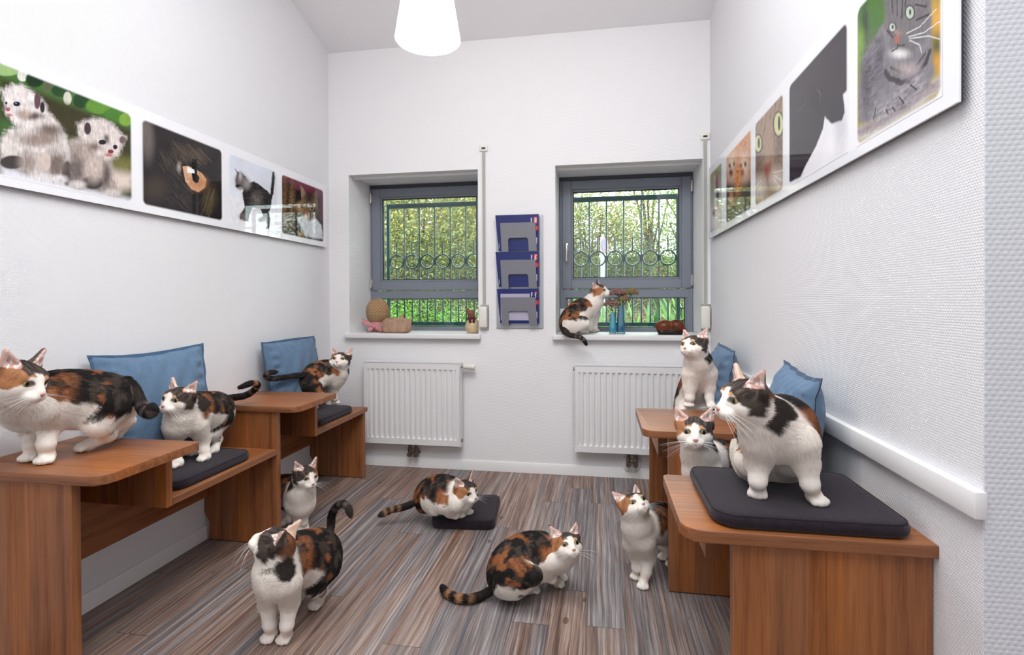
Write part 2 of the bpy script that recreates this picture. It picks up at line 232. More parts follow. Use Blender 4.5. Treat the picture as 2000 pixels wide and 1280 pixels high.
 'longhaired_cat': {"Y":[3.154,3.688],"ops":[["bg",[118,58,76],[40,32,32]],["poly",[[0.002,0.858],[0.172,0.881],[0.313,0.812],[0.423,0.842],[0.537,0.817],[1.033,0.828],[1.024,-0.027],[-0.006,0.014]],[38,30,29],0.04,0.0,0],["poly",[[0.882,0.909],[1.034,0.95],[1.029,0.431],[0.877,0.4]],[84,48,60],0.05,0.0,0],["ell",[0.065,0.478],[0.051,0.012],[-0.003,-0.4],[120,90,58],0.6,2],["ell",[0.151,0.498],[0.045,0.011],[-0.004,-0.405],[74,54,38],0.6,2],["ell",[0.221,0.514],[0.042,0.01],[-0.004,-0.409],[128,98,66],0.6,2],["ell",[0.274,0.527],[0.025,0.006],[-0.004,-0.412],[96,74,52],0.6,2],["poly",[[0.415,0.931],[0.49,0.889],[0.547,0.805],[0.555,0.679],[0.441,0.679]],[150,122,100],0.01,0.01,0],["poly",[[0.819,0.944],[0.705,0.818],[0.684,0.725],[0.848,0.707]],[112,92,72],0.01,0.01,0],["poly",[[0.441,0.679],[0.537,0.817],[0.695,0.801],[0.838,0.749],[0.868,0.548],[0.773,0.409],[0.611,0.333],[0.456,0.373],[0.346,0.489]],[122,94,68],0.02,0.02,1],["ell",[0.634,0.771],[0.101,0.026],[0.0,-0.087],[52,42,36],0.4,1],["ell",[0.402,0.529],[0.075,0.018],[-0.001,-0.084],[168,132,98],0.4,0],["ell",[0.753,0.522],[0.104,0.023],[-0.001,-0.088],[70,56,46],0.5,1],["poly",[[0.326,0.318],[0.457,0.401],[0.611,0.34],[0.773,0.424],[0.941,0.323],[0.982,0.073],[0.708,0.045],[0.511,0.057],[0.436,0.2]],[206,208,214],0.03,0.03,1],["ell",[0.693,0.585],[0.061,0.014],[-0.001,-0.038],[150,146,120],0.2,0],["ell",[0.693,0.582],[0.024,0.006],[-0.001,-0.02],[20,18,18],0.2,0],["ell",[0.487,0.56],[0.057,0.014],[0.0,-0.017],[34,26,24],0.3,0],["ell",[0.557,0.458],[0.047,0.01],[0.0,-0.04],[160,104,84],0.3,0],["ell",[0.533,0.374],[0.054,0.012],[-0.001,-0.042],[220,214,210],0.4,0],["ell",[0.416,0.07],[0.057,0.01],[0.0,-0.036],[180,140,90],0.3,1],["hair",60,[0.345,0.322],[0.917,0.108],[0.039,-0.123],0.005,[240,240,244]]]},
 'grey_tabby': {"Y":[1.287,1.673],"ops":[["bg",[76,118,52],[170,150,70]],["ell",[0.764,0.823],[-0.23,-0.118],[0.0,-0.198],[62,108,36],0.5,0],["ell",[0.875,0.794],[-0.048,-0.024],[0.0,-0.173],[40,62,36],0.6,0],["ell",[0.941,0.698],[-0.066,-0.03],[0.0,-0.112],[120,160,60],0.6,0],["ell",[0.044,0.435],[-0.088,-0.044],[-0.001,-0.099],[214,160,66],0.6,0],["ell",[0.043,0.287],[-0.068,-0.032],[0.0,-0.074],[98,92,42],0.6,0],["ell",[0.033,0.196],[-0.059,-0.025],[0.0,-0.049],[206,150,56],0.6,0],["poly",[[1.008,0.111],[0.479,0.105],[-0.007,0.1],[-0.011,0.177],[-0.012,0.068],[0.235,0.027],[0.763,0.021],[0.991,0.057]],[236,234,238],0.05,0.0,0],["poly",[[1.008,0.127],[0.763,0.12],[0.293,0.101],[-0.007,0.1],[-0.007,0.057],[0.293,0.04],[0.717,0.038],[0.991,0.065]],[150,136,138],0.03,0.02,1],["poly",[[0.582,0.722],[0.764,0.655],[0.891,0.612],[0.974,0.407],[0.957,0.16],[0.794,0.123],[0.479,0.098],[0.293,0.094],[0.125,0.096],[0.063,0.172],[0.094,0.273],[0.095,0.48],[0.121,0.614],[0.61,0.883],[0.582,0.766]],[126,121,128],0.02,0.02,1],["ell",[0.764,0.449],[-0.134,-0.055],[-0.001,-0.199],[104,100,110],0.5,2],["ell",[0.858,0.394],[-0.064,-0.024],[0.0,-0.188],[80,76,84],0.6,2],["ell",[0.674,0.501],[-0.043,-0.019],[0.0,-0.119],[88,84,92],0.6,2],["poly",[[0.61,0.883],[0.116,0.611],[0.105,0.454],[0.169,0.37],[0.305,0.367],[0.454,0.419],[0.561,0.553],[0.596,0.715]],[112,107,110],0.03,0.02,1],["line",[[0.521,0.827],[0.507,0.713]],0.012,[50,46,50]],["line",[[0.455,0.79],[0.454,0.671]],0.012,[50,46,50]],["line",[[0.391,0.756],[0.403,0.631]],0.012,[50,46,50]],["line",[[0.354,0.735],[0.366,0.681]],0.012,[50,46,50]],["line",[[0.259,0.637],[0.148,0.565]],0.012,[50,46,50]],["line",[[0.248,0.539],[0.126,0.509]],0.012,[50,46,50]],["line",[[0.575,0.639],[0.507,0.563]],0.012,[50,46,50]],["line",[[0.595,0.379],[0.546,0.316],[0.402,0.231],[0.258,0.207],[0.147,0.245],[0.115,0.295]],0.04,[58,52,56]],["line",[[0.533,0.382],[0.403,0.293],[0.258,0.266],[0.158,0.301]],0.02,[84,76,78]],["ell",[0.428,0.422],[-0.087,-0.039],[0.0,-0.025],[226,222,222],0.4,0],["ell",[0.329,0.283],[-0.105,-0.044],[0.0,-0.034],[170,156,156],0.5,1],["ell",[0.509,0.624],[-0.047,-0.023],[0.0,-0.032],[40,38,42],0.12,0],["ell",[0.512,0.627],[-0.036,-0.018],[0.0,-0.026],[186,196,188],0.12,0],["ell",[0.507,0.627],[-0.011,-0.005],[0.0,-0.014],[30,30,34],0.2,0],["ell",[0.315,0.619],[-0.054,-0.028],[0.0,-0.045],[40,38,42],0.14,0],["ell",[0.315,0.619],[-0.042,-0.022],[0.0,-0.037],[182,192,178],0.12,0],["ell",[0.311,0.619],[-0.011,-0.006],[0.0,-0.018],[30,30,34],0.2,0],["line",[[0.48,0.586],[0.422,0.544],[0.454,0.531]],0.03,[150,118,112]],["ell",[0.454,0.521],[-0.033,-0.016],[0.0,-0.024],[166,100,86],0.18,0],["line",[[0.447,0.493],[0.454,0.468],[0.52,0.477]],0.01,[40,34,36]],["line",[[0.447,0.479],[0.366,0.448]],0.008,[60,50,52]],["ell",[0.616,0.124],[-0.124,-0.042],[-0.001,-0.067],[150,144,150],0.4,2],["ell",[0.402,0.127],[-0.109,-0.04],[0.0,-0.062],[150,144,150],0.4,2],["ell",[0.235,0.152],[-0.099,-0.039],[0.0,-0.06],[150,144,150],0.4,2],["line",[[0.427,0.15],[0.377,0.097]],0.014,[52,48,52]],["line",[[0.506,0.115],[0.479,0.084]],0.014,[52,48,52]],["line",[[0.305,0.179],[0.246,0.13]],0.014,[52,48,52]],["line",[[0.587,0.129],[0.56,0.09]],0.014,[52,48,52]],["line",[[0.718,0.189],[0.748,0.123]],0.014,[52,48,52]],["line",[[0.329,0.479],[0.169,0.428],[0.024,0.419]],0.005,[240,240,244]],["line",[[0.317,0.463],[0.126,0.388],[0.023,0.321]],0.005,[240,240,244]],["line",[[0.317,0.453],[0.213,0.378],[0.191,0.322]],0.005,[240,240,244]],["line",[[0.354,0.511],[0.213,0.482],[0.054,0.502]],0.005,[240,240,244]]]},
 'black_cat': {"Y":[1.727,2.222],"ops":[["bg",[232,232,236],[236,234,238]],["ell",[0.101,0.242],[-0.092,-0.037],[0.0,-0.16],[206,204,212],0.8,0],["poly",[[0.966,1.113],[-0.012,1.044],[-0.002,0.472],[0.062,0.463],[0.039,0.321],[0.078,0.272],[0.224,0.303],[0.329,0.406],[0.356,0.317],[0.47,0.214],[0.686,0.088],[0.759,0.031],[1.043,0.043],[1.043,0.863]],[47,42,49],0.012,0.006,0],["ell",[0.47,0.643],[-0.141,-0.066],[0.0,-0.103],[38,33,40],0.5,0],["line",[[0.47,0.702],[0.412,0.645],[0.398,0.566]],0.006,[110,104,112]],["line",[[0.426,0.681],[0.384,0.603]],0.005,[120,112,118]],["line",[[0.821,0.664],[0.654,0.668]],0.004,[90,84,92]],["line",[[0.787,0.601],[0.622,0.592]],0.004,[84,78,86]],["line",[[0.303,0.86],[0.263,0.671],[0.174,0.544]],0.006,[66,60,68]],["ell",[0.857,0.124],[-0.104,-0.032],[0.0,-0.066],[62,50,58],0.4,0]]},
 'tabby_face': {"Y":[2.285,2.675],"ops":[["bg",[150,124,104],[152,132,114]],["ell",[0.461,0.58],[-0.341,-0.097],[0.0,-0.34],[164,134,110],0.6,1],["ell",[0.888,0.498],[-0.202,-0.051],[0.0,-0.203],[120,100,86],0.5,2],["ell",[0.125,0.449],[-0.157,-0.043],[0.0,-0.214],[112,92,80],0.5,2],["line",[[0.887,0.942],[0.804,1.016]],0.02,[62,50,44]],["line",[[0.764,0.903],[0.685,1.034]],0.02,[62,50,44]],["line",[[0.583,0.884],[0.546,1.024]],0.02,[62,50,44]],["line",[[0.424,0.869],[0.377,1.002]],0.02,[62,50,44]],["line",[[0.262,0.888],[0.234,1.006]],0.02,[62,50,44]],["line",[[0.124,0.876],[0.045,0.971]],0.02,[62,50,44]],["line",[[0.992,0.853],[0.957,0.944]],0.02,[62,50,44]],["line",[[0.686,0.76],[0.59,0.847]],0.02,[62,50,44]],["line",[[0.291,0.605],[0.273,0.819]],0.02,[62,50,44]],["ell",[0.873,0.726],[-0.174,-0.05],[0.001,-0.113],[34,28,26],0.12,0],["ell",[0.873,0.726],[-0.135,-0.039],[0.0,-0.097],[202,204,142],0.12,0],["ell",[0.846,0.724],[-0.041,-0.011],[0.0,-0.06],[26,24,22],0.2,0],["ell",[0.152,0.721],[-0.179,-0.057],[0.0,-0.136],[34,28,26],0.12,0],["ell",[0.152,0.721],[-0.138,-0.044],[0.0,-0.118],[204,206,146],0.12,0],["ell",[0.13,0.722],[-0.037,-0.013],[0.0,-0.075],[26,24,22],0.2,0],["poly",[[0.687,0.428],[0.378,0.389],[0.39,0.298],[0.51,0.213],[0.591,0.288]],[150,88,76],0.03,0.0,0],["line",[[0.51,0.232],[0.498,0.134]],0.02,[50,36,34]],["ell",[0.82,0.2],[-0.223,-0.046],[0.0,-0.12],[206,196,186],0.6,1],["ell",[0.207,0.164],[-0.213,-0.047],[0.0,-0.108],[206,192,180],0.6,1],["line",[[0.32,0.226],[0.046,0.111]],0.008,[240,238,236]],["line",[[0.308,0.251],[0.02,0.21]],0.008,[240,238,236]],["line",[[0.32,0.199],[0.099,0.051]],0.008,[240,238,236]],["line",[[0.753,0.266],[0.994,0.236]],0.008,[240,238,236]],["line",[[0.753,0.226],[0.959,0.127]],0.008,[240,238,236]]]},
 'ginger_kittens': {"Y":[2.743,3.252],"ops":[["bg",[196,134,84],[92,78,66]],["ell",[0.441,0.943],[-0.553,-0.203],[0.001,-0.275],[206,140,84],0.5,2],["ell",[0.729,0.856],[-0.246,-0.082],[0.0,-0.145],[214,158,108],0.5,0],["poly",[[1.133,0.617],[-0.026,0.34],[-0.025,-0.197],[1.137,-0.196]],[82,74,60],0.04,0.0,0],["ell",[0.729,0.748],[-0.218,-0.07],[0.001,-0.169],[226,200,178],0.4,1],["ell",[0.775,0.689],[-0.076,-0.023],[0.0,-0.053],[120,60,56],0.4,0],["ell",[0.837,0.806],[-0.047,-0.015],[0.0,-0.034],[60,34,26],0.3,0],["ell",[0.64,0.767],[-0.044,-0.014],[0.0,-0.033],[60,34,26],0.3,0],["ell",[0.277,0.604],[-0.187,-0.059],[0.0,-0.156],[226,200,178],0.4,1],["ell",[0.316,0.549],[-0.065,-0.019],[0.0,-0.049],[120,60,56],0.4,0],["ell",[0.368,0.656],[-0.04,-0.013],[0.0,-0.032],[60,34,26],0.3,0],["ell",[0.2,0.624],[-0.037,-0.012],[0.001,-0.031],[60,34,26],0.3,0],["ell",[0.491,0.545],[-0.136,-0.04],[0.0,-0.209],[212,136,76],0.5,2],["ell",[0.769,0.335],[-0.076,-0.019],[0.0,-0.098],[196,130,110],0.5,0]]},
 'white_kitten': {"Y":[3.367,3.71],"ops":[["bg",[146,158,112],[196,190,190]],["poly",[[0.623,0.912],[0.403,0.882],[0.153,0.631],[-0.005,0.289],[0.13,0.016],[0.859,0.102],[0.626,0.494]],[206,196,196],0.05,0.02,1],["ell",[0.404,0.759],[-0.141,-0.027],[0.001,-0.136],[150,84,84],0.5,0],["ell",[0.32,0.526],[-0.139,-0.023],[0.001,-0.162],[70,62,70],0.6,0],["ell",[0.524,0.201],[-0.368,-0.048],[0.001,-0.138],[226,220,222],0.5,0],["ell",[0.642,0.301],[-0.119,-0.017],[0.0,-0.045],[150,100,104],0.5,0]]},
}
# ---------------------------------------------------------------- cats
def srgb(*c):
    return tuple(((v/255)/12.92 if v/255<=.04045 else (((v/255)+.055)/1.055)**2.4) for v in c)

def v3(*a): return np.array(a,float)
def nrm(v):
    v=np.asarray(v,float); return v/max(np.linalg.norm(v),1e-9)
def sstep(a,b,x):
    t=np.clip((x-a)/(b-a),0,1); return t*t*(3-2*t)
def hash3(i,j,k):
    n=(i.astype(np.int64)*73856093)^(j.astype(np.int64)*19349663)^(k.astype(np.int64)*83492791)
    n=(n^(n>>13))*1274126177 & 0x7fffffff
    n=(n^(n>>16)) & 0xffff
    return n/65535.0
def vnoise(P):
    P=np.asarray(P,float); I=np.floor(P); F=P-I; F=F*F*(3-2*F); I=I.astype(np.int64)
    r=0
    for dx in (0,1):
        for dy in (0,1):
            for dz in (0,1):
                w=(F[:,0] if dx else 1-F[:,0])*(F[:,1] if dy else 1-F[:,1])*(F[:,2] if dz else 1-F[:,2])
                r=r+w*hash3(I[:,0]+dx,I[:,1]+dy,I[:,2]+dz)
    return r
def fnoise(P,o=3):
    r=0;a=.5;s=0
    for i in range(o):
        r=r+a*vnoise(P*(2**i)+17.3*i); s+=a; a*=.55
    return r/s

def seg(P,a,b):
    ab=b-a; L=max(ab@ab,1e-12)
    t=np.clip(((P-a)@ab)/L,0,1)
    return t
def d_cone(P,a,b,ra,rb,lat=None,fl=1.):
    t=seg(P,a,b); q=P-(a+t[:,None]*(b-a))
    if lat is not None and fl!=1.:
        q=q+np.outer((q@lat)*(1/fl-1),lat)
    return np.sqrt((q*q).sum(1))-(ra+t*(rb-ra))
def d_ell(P,c,ax,r):
    q=(P-c)@ax.T/np.asarray(r); k0=np.sqrt((q*q).sum(1)); 
    k1=np.sqrt(((q/np.asarray(r))**2).sum(1))+1e-9
    return k0*(k0-1)/k1
def d_tri(P,a,b,c,r):
    ba=b-a;cb=c-b;ac=a-c;n=np.cross(ba,ac)
    pa=P-a;pb=P-b;pc=P-c
    ins=(np.sign(pa@np.cross(ba,n))+np.sign(pb@np.cross(cb,n))+np.sign(pc@np.cross(ac,n)))<2
    def e(e_,p):
        t=np.clip((p@e_)/(e_@e_),0,1); q=p-t[:,None]*e_; return (q*q).sum(1)
    dd=np.where(ins,np.minimum(np.minimum(e(ba,pa),e(cb,pb)),e(ac,pc)),(pa@n)**2/(n@n))
    return np.sqrt(dd)-r
def smin(a,b,k):
    h=np.maximum(k-np.abs(a-b),0)/k
    return np.minimum(a,b)-h*h*k*.25

class Prim:
    def __init__(s,fn,lo,hi,k,neg=False): s.fn,s.lo,s.hi,s.k,s.neg=fn,lo,hi,k,neg
def P_cone(a,b,ra,rb,k,lat=None,fl=1.):
    r=max(ra,rb); lo=np.minimum(a,b)-r; hi=np.maximum(a,b)+r
    return Prim(lambda P:d_cone(P,a,b,ra,rb,lat,fl),lo,hi,k)
def P_ell(c,ax,r,k,neg=False):
    R=max(r); return Prim(lambda P:d_ell(P,c,ax,r),c-R,c+R,k,neg)
def P_tri(a,b,c,r,k):
    A=np.array([a,b,c]); return Prim(lambda P:d_tri(P,a,b,c,r),A.min(0)-r,A.max(0)+r,k)

class Field:
    def __init__(s,lo,hi,h):
        s.h=h; s.lo=lo; s.n=np.ceil((hi-lo)/h).astype(int)+1
        s.F=np.full(s.n,.5)
        s.ax=[lo[i]+h*np.arange(s.n[i]) for i in range(3)]
    def add(s,p):
        m=p.k+.012
        i0=np.clip(np.floor((p.lo-m-s.lo)/s.h).astype(int),0,s.n-1); i1=np.clip(np.ceil((p.hi+m-s.lo)/s.h).astype(int)+1,1,s.n)
        if np.any(i1<=i0): return
        sl=tuple(slice(a,b) for a,b in zip(i0,i1))
        X,Y,Z=np.meshgrid(*[s.ax[i][sl[i]] for i in range(3)],indexing='ij')
        P=np.stack([X.ravel(),Y.ravel(),Z.ravel()],1)
        d=p.fn(P).reshape(X.shape)
        if p.neg: s.F[sl]=-smin(-s.F[sl],d,p.k)
        else: s.F[sl]=smin(s.F[sl],d,p.k)

def surface_nets(F,h,lo):
    nx,ny,nz=F.shape; s=F<0
    cnt=np.zeros((nx-1,ny-1,nz-1),np.int8)
    for a in (0,1):
        for b in (0,1):
            for c in (0,1): cnt+=s[a:nx-1+a,b:ny-1+b,c:nz-1+c]
    mix=(cnt>0)&(cnt<8); ids=np.full(mix.shape,-1); ids[mix]=np.arange(mix.sum())
    I=np.argwhere(mix); acc=np.zeros((len(I),3)); num=np.zeros(len(I))
    cor=[(a,b,c) for a in (0,1) for b in (0,1) for c in (0,1)]
    for c0 in cor:
        for ax in range(3):
            if c0[ax]: continue
            c1=list(c0);c1[ax]=1
            f0=F[I[:,0]+c0[0],I[:,1]+c0[1],I[:,2]+c0[2]]; f1=F[I[:,0]+c1[0],I[:,1]+c1[1],I[:,2]+c1[2]]
            m=(f0<0)!=(f1<0); t=np.where(m,f0/np.where(m,f0-f1,1),0)
            for q in range(3): acc[:,q]+=np.where(m,c0[q]+(t if q==ax else 0),0)
            num+=m
    V=lo+h*(I+acc/num[:,None])
    faces=[]
    for ax in range(3):
        u,v=(ax+1)%3,(ax+2)%3
        sl0=[slice(None)]*3; sl1=[slice(None)]*3
        sl0[ax]=slice(0,-1); sl1[ax]=slice(1,None)
        a,b=s[tuple(sl0)],s[tuple(sl1)]
        E=np.argwhere(a!=b)
        ok=(E[:,u]>0)&(E[:,v]>0)&(E[:,u]<F.shape[u]-1)&(E[:,v]<F.shape[v]-1); E=E[ok]
        fl=a[tuple(E.T)]
        def cid(du,dv):
            Q=E.copy(); Q[:,u]+=du; Q[:,v]+=dv; return ids[tuple(Q.T)]
        q=np.stack([cid(-1,-1),cid(0,-1),cid(0,0),cid(-1,0)],1)
        q[~fl]=q[~fl][:,::-1]
        faces.append(q)
    return V,np.concatenate(faces)

def catmull(pts,n):
    pts=np.asarray(pts,float); P=np.vstack([2*pts[0]-pts[1],pts,2*pts[-1]-pts[-2]]); out=[]
    for i in range(1,len(P)-2):
        for t in np.linspace(0,1,n,endpoint=False):
            p0,p1,p2,p3=P[i-1:i+3]
            out.append(.5*((2*p1)+(-p0+p2)*t+(2*p0-5*p1+4*p2-p3)*t*t+(-p0+3*p1-3*p2+p3)*t**3))
    out.append(pts[-1]); return np.array(out)

COL=dict(white=(240,231,222),black=(31,26,26),tabby=(78,66,58),orange=(156,97,60),pale=(205,150,106),pink=(212,172,162),buff=(226,200,170),grey=(92,84,80),skin=(176,110,104))
COL={k:np.array(srgb(*v)) for k,v in COL.items()}

class Cat:
    def __init__(s,c):
        s.c=c; S=s.S=c['S']
        T=np.array(c['torso']); s.tp=catmull(T[:,:5],4); s.tp[:,3]-=.006
        d0,d1=[nrm(x) for x in c['dors']]
        n=len(s.tp); s.dorsal=[];s.left=[]
        for i in range(n):
            tan=nrm(s.tp[min(i+1,n-1),:3]-s.tp[max(i-1,0),:3]); w=i/(n-1)
            d=d0*(1-w)+d1*w; d=nrm(d-tan*(d@tan)); s.dorsal.append(d); s.left.append(np.cross(d,-tan))
        s.dorsal=np.array(s.dorsal); s.left=np.array(s.left)
        s.hp=v3(*c['hp']); f=v3(*c['hF']); l=v3(*c['hL']); u=np.cross(f,l); s.H=np.array([f,l,u])
        s.tail=catmull(c['tail'],4)
        s.legs={}
        for k in ('fl','fr','hl','hr'):
            if k in c:
                J,pw,ang=c[k]; a=math.radians(ang); s.legs[k]=([v3(*j) for j in J],v3(*pw),v3(math.cos(a),math.sin(a),0))
    def hw(s,f,l,u): return s.hp+s.S*(f*s.H[0]+l*s.H[1]+u*s.H[2])
    def prims(s):
        S=s.S; body=[];head=[]
        for i in range(len(s.tp)-1):
            a,b=s.tp[i],s.tp[i+1]
            body.append(P_cone(a[:3],b[:3],a[3],b[3],.012,nrm(s.left[i]+s.left[i+1]),(a[4]+b[4])/2))
        # neck: chest to the back of the head, fuller at the throat
        ch=s.tp[0]; nb=s.hw(-.022,0,-.022)
        mid=(ch[:3]+nb)/2
        body.append(P_cone(ch[:3],mid,ch[3]*.92,.5*ch[3]+.022*S,.03))
        body.append(P_cone(mid,nb,.5*ch[3]+.022*S,.036*S,.03))
        sh=(s.tp[1][:3]+s.tp[2][:3])/2+s.dorsal[1]*s.tp[1][3]*.35
        body.append(P_cone(sh,s.hw(-.03,0,-.01),s.tp[1][3]*.6,.033*S,.03))
        feet=[]
        for k,(J,pw,d) in s.legs.items():
            lat=np.cross(v3(0,0,1),d)
            if k[0]=='f':
                r=[.036*S,.0255*S,.0175*S]
                body.append(P_cone(J[0],J[1],r[0],r[1],.03)); body.append(P_cone(J[1],J[2],r[1],r[2],.012))
                heel=pw-d*.006*S+v3(0,0,.016*S)
                body.append(P_cone(J[2],heel,r[2],.0155*S,.012))
            else:
                r=[.051*S,.029*S,.0190*S]
                L=s.left[-3]
                body.append(P_cone(J[0],J[1],r[0],r[1],.05,L,.75)); body.append(P_cone(J[1],J[2],r[1]*.8,r[2],.03))
                heel=pw-d*.006*S+v3(0,0,.015*S)
                body.append(P_cone(J[2],heel,r[2],.0155*S,.012))
            feet.append(P_cone(heel-v3(0,0,.001*S),pw+d*.012*S+v3(0,0,.012*S),.0165*S,.0125*S,.008))
            for o,fw in ((-.0135,.013),(-.0048,.0185),(.0048,.0185),(.0135,.013)):
                c0=pw+d*fw*S+lat*o*S+v3(0,0,.0088*S)
                feet.append(P_cone(c0-d*.008*S+v3(0,0,.003*S),c0,.0072*S,.0078*S,.0035))
        tl=s.tail; tr=s.c['tr']-.006; n=len(tl); tails=[]
        for i in range(n-1):
            def rr(i):
                t=i/(n-1); return tr*(1.12-.22*t)*(1 if t<.93 else .86)
            tails.append(P_cone(tl[i],tl[i+1],rr(i),rr(i+1),.008))
        root=s.tp[-1][:3]+s.dorsal[-1]*s.tp[-1][3]*.4
        tails.insert(0,P_cone(root,tl[0],tr*1.7,tr*1.15,.02))
        for e in s.c.get('extra',[]): body.append(P_cone(v3(*e[:3]),v3(*e[:3])+.001,e[3],e[3],.02))
        H=s.H; hw=s.hw
        ax=H
        def el(f,l,u,r,k,neg=False): head.append(P_ell(hw(f,l,u),ax,[x*S for x in r],k*S,neg))
        el(-.004,0,.006,(.049,.0455,.043),.01)
        for sd in (-1,1):
            el(.008,sd*.0255,-.007,(.029,.0245,.0245),.014)
            el(.045,sd*.0095,-.0225,(.0165,.0145,.0125),.008)
            el(.022,sd*.020,.020,(.020,.017,.014),.012)
        head.append(P_cone(hw(.024,0,.016),hw(.052,0,-.009),.0165*S,.0105*S,.012*S))
        el(.041,0,-.0325,(.0135,.011,.0085),.008)
        el(.016,0,-.024,(.027,.024,.018),.014)
        for sd in (-1,1):
            P_=P_ell(hw(.0455,sd*.0222,.0080),np.array([H[0],nrm(H[1]*sd*1.+H[2]*.22),nrm(H[2]-H[1]*sd*.22)]),[.0130*S,.0096*S,.0066*S],.0022*S,True)
            head.append(P_)
        ears=[]
        for sd in (-1,1):
            bi=hw(.004,sd*.0145,.041); bo=hw(-.010,sd*.0475,.014); tp=hw(-.008,sd*.0485,.072)
            m1=hw(-.020,sd*.034,.034); t2=tp
            ears.append(P_tri(bi,m1,tp,.0050*S,.004)); ears.append(P_tri(m1,bo,tp,.0050*S,.004))
            bx=hw(-.012,sd*.031,.026); ears.append(P_ell(bx,ax,[.016*S,.02*S,.018*S],.012*S))
        s.earax=[(hw(.0,sd*.030,.030),hw(-.008,sd*.050,.075),sd) for sd in (-1,1)]
        return body,feet,tails,head,ears
    def mesh(s):
        body,feet,tails,head,ears=s.prims()
        allp=body+feet+tails+head+ears
        lo=np.min([p.lo for p in allp],0)-.02; hi=np.max([p.hi for p in allp],0)+.02
        h=s.c['h']
        A=Field(lo,hi,h)
        for p in body: A.add(p)
        for p in feet: A.add(p)
        for p in tails: A.add(p)
        hlo=np.min([p.lo for p in head+ears],0)-.02; hhi=np.max([p.hi for p in head+ears],0)+.02
        i0=np.floor((hlo-lo)/h).astype(int).clip(0); i1=np.minimum(np.ceil((hhi-lo)/h).astype(int)+1,A.n)
        B=Field(lo+i0*h,lo+(i1-1)*h+1e-7,h); B.n=i1-i0; B.F=np.full(B.n,.5); B.ax=[A.ax[i][i0[i]:i1[i]] for i in range(3)]
        for p in head:
            if not p.neg: B.add(p)
        for p in ears: B.add(p)
        sl=tuple(slice(a,b) for a,b in zip(i0,i1))
        A.F[sl]=smin(A.F[sl],B.F,.022*s.S)
        for p in head:
            if p.neg: A.add(p)
        A.F[:,:,A.ax[2]<s.c['zs']-.5]=.5
        # nothing sinks below the surface under the paws
        if s.c.get('floorcut',True):
            pass
        V,Q=surface_nets(A.F,h,lo)
        s.V,s.Q=V,Q
        n=np.zeros_like(V)
        e1=V[Q[:,2]]-V[Q[:,0]]; e2=V[Q[:,3]]-V[Q[:,1]]; fn=np.cross(e1,e2)
        for k in range(4): np.add.at(n,Q[:,k],fn)
        s.N=n/np.maximum(np.linalg.norm(n,axis=1),1e-12)[:,None]
        s.farea=.5*np.linalg.norm(fn,axis=1); s.fn=fn/np.maximum(np.linalg.norm(fn,axis=1),1e-12)[:,None]
        return V,Q
    # ------- coat: colour, hair length and hair direction at any points of the skin
    def coat(s,P,N):
        S=s.S; n=len(P); c=s.c
        D={}
        # torso
        best=np.full(n,9.); m=len(s.tp); W=np.zeros(n); sp=np.zeros(n); tdir=np.zeros((n,3)); qd=np.zeros(n); ql=np.zeros(n); ds=[]
        for i in range(m-1):
            a,b=s.tp[i,:3],s.tp[i+1,:3]; t=seg(P,a,b); q=P-(a+t[:,None]*(b-a)); r=s.tp[i,3]+t*(s.tp[i+1,3]-s.tp[i,3])
            d=np.sqrt((q*q).sum(1))-r; best=np.minimum(best,d); ds.append((d,t,q,nrm(s.dorsal[i]+s.dorsal[i+1]),nrm(s.left[i]+s.left[i+1]),nrm(b-a),i))
        for d,t,q,dv,lv,tg,i in ds:
            w=np.exp(-np.clip((d-best)/.012,0,30)); W+=w; sp+=w*(i+t)/(m-1); qd+=w*(q@dv); ql+=w*(q@lv); tdir+=w[:,None]*tg
        sp/=W; th=np.arctan2(ql,qd); tdir/=np.maximum(np.linalg.norm(tdir,axis=1),1e-9)[:,None]
        D['t']=best
        # neck
        nb=s.hw(-.022,0,-.022); ch=s.tp[0,:3]
        tn=seg(P,ch,nb); D['n']=d_cone(P,ch,nb,s.tp[0,3]*.9,.034*S)
        hl=(P-s.hp)@s.H.T/S
        D['h']=d_ell(P,s.hw(.008,0,-.002),s.H,[.055*S,.052*S,.048*S])
        ear=np.full(n,9.);ef=np.zeros(n)
        for b,t_,sd in s.earax:
            d=d_cone(P,b,t_,.020*S,.003*S); k=d<ear; ear[k]=d[k]
            fn=nrm(s.H[0]*.86+s.H[1]*sd*.42); ef[k]=(N@fn)[k]
        ear=np.where(hl[:,2]>.036,ear,9.)
        D['e']=ear-.002
        legt={}
        for k,(J,pw,d) in s.legs.items():
            pts=J+[pw+v3(0,0,.012*S)]; rr=[.036*S,.0255*S,.0175*S,.016*S] if k[0]=='f' else [.056*S,.040*S,.0195*S,.016*S]
            bd=np.full(n,9.);tt=np.zeros(n);dr=np.zeros((n,3));qq=np.zeros((n,3))
            for i in range(3):
                t=seg(P,pts[i],pts[i+1]); q=P-(pts[i]+t[:,None]*(pts[i+1]-pts[i])); dd=np.sqrt((q*q).sum(1))-(rr[i]+t*(rr[i+1]-rr[i])); m_=dd<bd
                bd[m_]=dd[m_]; tt[m_]=(i+t)[m_]; dr[m_]=nrm(pts[i+1]-pts[i]); qq[m_]=q[m_]
            D[k]=bd; legt[k]=(tt,dr,qq)
        bd=np.full(n,9.);tlt=np.zeros(n);tl=np.zeros((n,3)); L=len(s.tail)
        pts=[s.tp[-1,:3]+s.dorsal[-1]*s.tp[-1,3]*.4]+list(s.tail); tr=s.c['tr']
        for i in range(len(pts)-1):
            t=seg(P,pts[i],pts[i+1]); q=P-(pts[i]+t[:,None]*(pts[i+1]-pts[i])); dd=np.sqrt((q*q).sum(1))-tr*(1.5-.5*t if i==0 else 1); m_=dd<bd
            bd[m_]=dd[m_]; tlt[m_]=((i+t)/(len(pts)-1))[m_]; tl[m_]=nrm(pts[i+1]-pts[i])
